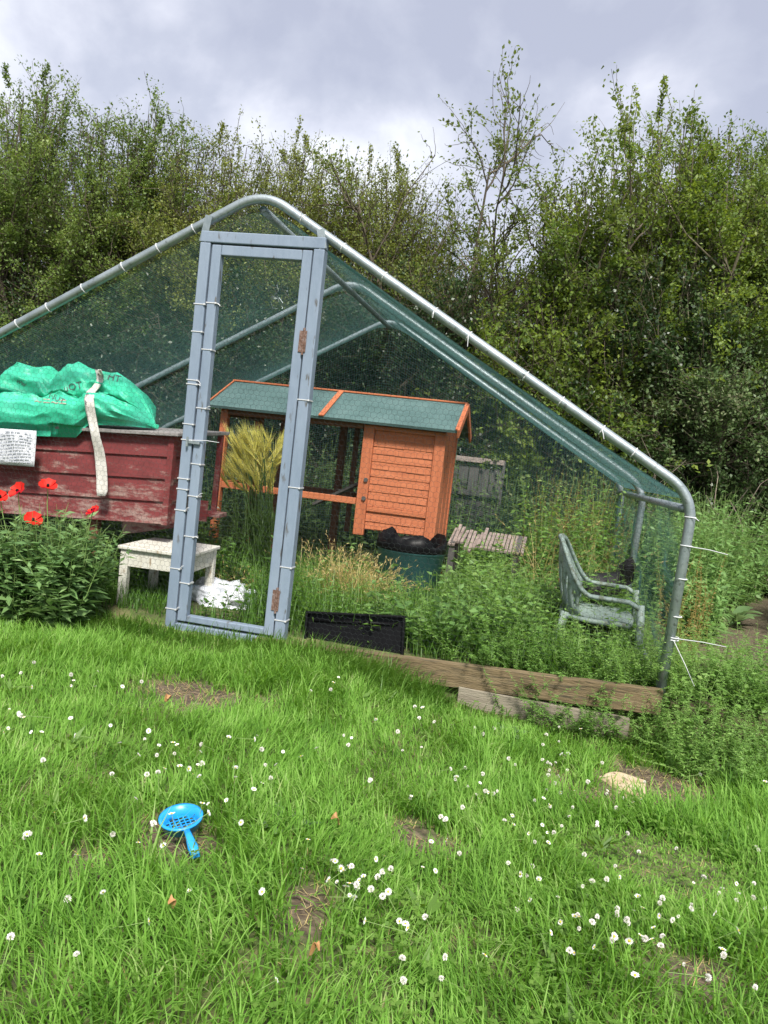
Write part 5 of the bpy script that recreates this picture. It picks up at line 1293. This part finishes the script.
# ------------------------------------------------------------------ sky, sun, camera
SUN_EL, SUN_AZ = math.radians(51), math.radians(172)    # azimuth clockwise from +Y
w = bpy.data.worlds.new('World'); SC.world = w; w.use_nodes = True
nt = w.node_tree; N = nt.nodes; L = nt.links; N.clear()
out = N.new('ShaderNodeOutputWorld')
sky = N.new('ShaderNodeTexSky'); sky.sky_type = 'NISHITA'; sky.sun_disc = False; sky.sun_elevation = SUN_EL; sky.sun_rotation = SUN_AZ
b1 = N.new('ShaderNodeBackground'); b1.inputs[1].default_value = .05; L.new(sky.outputs[0], b1.inputs[0])
tc = N.new('ShaderNodeTexCoord'); mp = N.new('ShaderNodeMapping'); mp.inputs['Scale'].default_value = (1.0, 1.0, 1.25); mp.inputs['Location'].default_value = (.35, .1, .2)
L.new(tc.outputs['Generated'], mp.inputs[0])
n1 = N.new('ShaderNodeTexNoise'); n1.inputs['Scale'].default_value = 3.8; n1.inputs['Detail'].default_value = 9; n1.inputs['Roughness'].default_value = .53; n1.inputs['Distortion'].default_value = .15
L.new(mp.outputs[0], n1.inputs[0])
cr = ramp(N, [(.38, (.33, .345, .42)), (.46, (.39, .405, .475)), (.52, (.48, .49, .555)), (.60, (.62, .63, .675)), (.68, (.73, .735, .76))]); L.new(n1.outputs[0], cr.inputs[0])
b2 = N.new('ShaderNodeBackground'); b2.inputs[1].default_value = .375; L.new(cr.outputs[0], b2.inputs[0])
mxs = N.new('ShaderNodeMixShader'); mxs.inputs[0].default_value = .88
L.new(b1.outputs[0], mxs.inputs[1]); L.new(b2.outputs[0], mxs.inputs[2]); L.new(mxs.outputs[0], out.inputs[0])
sd = bpy.data.lights.new('sun', 'SUN'); sd.energy = 1.5; sd.angle = math.radians(11); sd.color = (1.0, .955, .88)
so = bpy.data.objects.new('sun', sd); COL.objects.link(so)
dv = Vector((math.sin(SUN_AZ) * math.cos(SUN_EL), math.cos(SUN_AZ) * math.cos(SUN_EL), math.sin(SUN_EL)))
so.rotation_euler = dv.to_track_quat('Z', 'Y').to_euler(); so.location = dv * 30

cd = bpy.data.cameras.new('camera'); cam = bpy.data.objects.new('camera', cd); COL.objects.link(cam); SC.camera = cam
cd.sensor_fit = 'VERTICAL'; cd.sensor_height = 36; cd.sensor_width = 27; cd.lens = F / 1024 * 36; cd.clip_end = 600; cd.clip_start = .02
Xv = Vector((1, 0, 0)); Uv = Vector((0, math.sin(PITCH), math.cos(PITCH))); Bv = Vector((0, -math.cos(PITCH), math.sin(PITCH)))
r_ = Xv * math.cos(ROLL) + Uv * math.sin(ROLL); u_ = -Xv * math.sin(ROLL) + Uv * math.cos(ROLL)
cam.matrix_world = Matrix(((r_.x, u_.x, Bv.x, 0), (r_.y, u_.y, Bv.y, 0), (r_.z, u_.z, Bv.z, CAMH), (0, 0, 0, 1)))
SC.view_settings.view_transform = 'Standard'; SC.view_settings.look = 'None'; SC.view_settings.gamma = 1; SC.view_settings.exposure = 2.2
SC.view_settings.use_curve_mapping = False
SC.cycles.max_bounces = 6; SC.cycles.diffuse_bounces = 3; SC.cycles.glossy_bounces = 2; SC.cycles.transmission_bounces = 4; SC.cycles.transparent_max_bounces = 6
SC.cycles.use_denoising = True
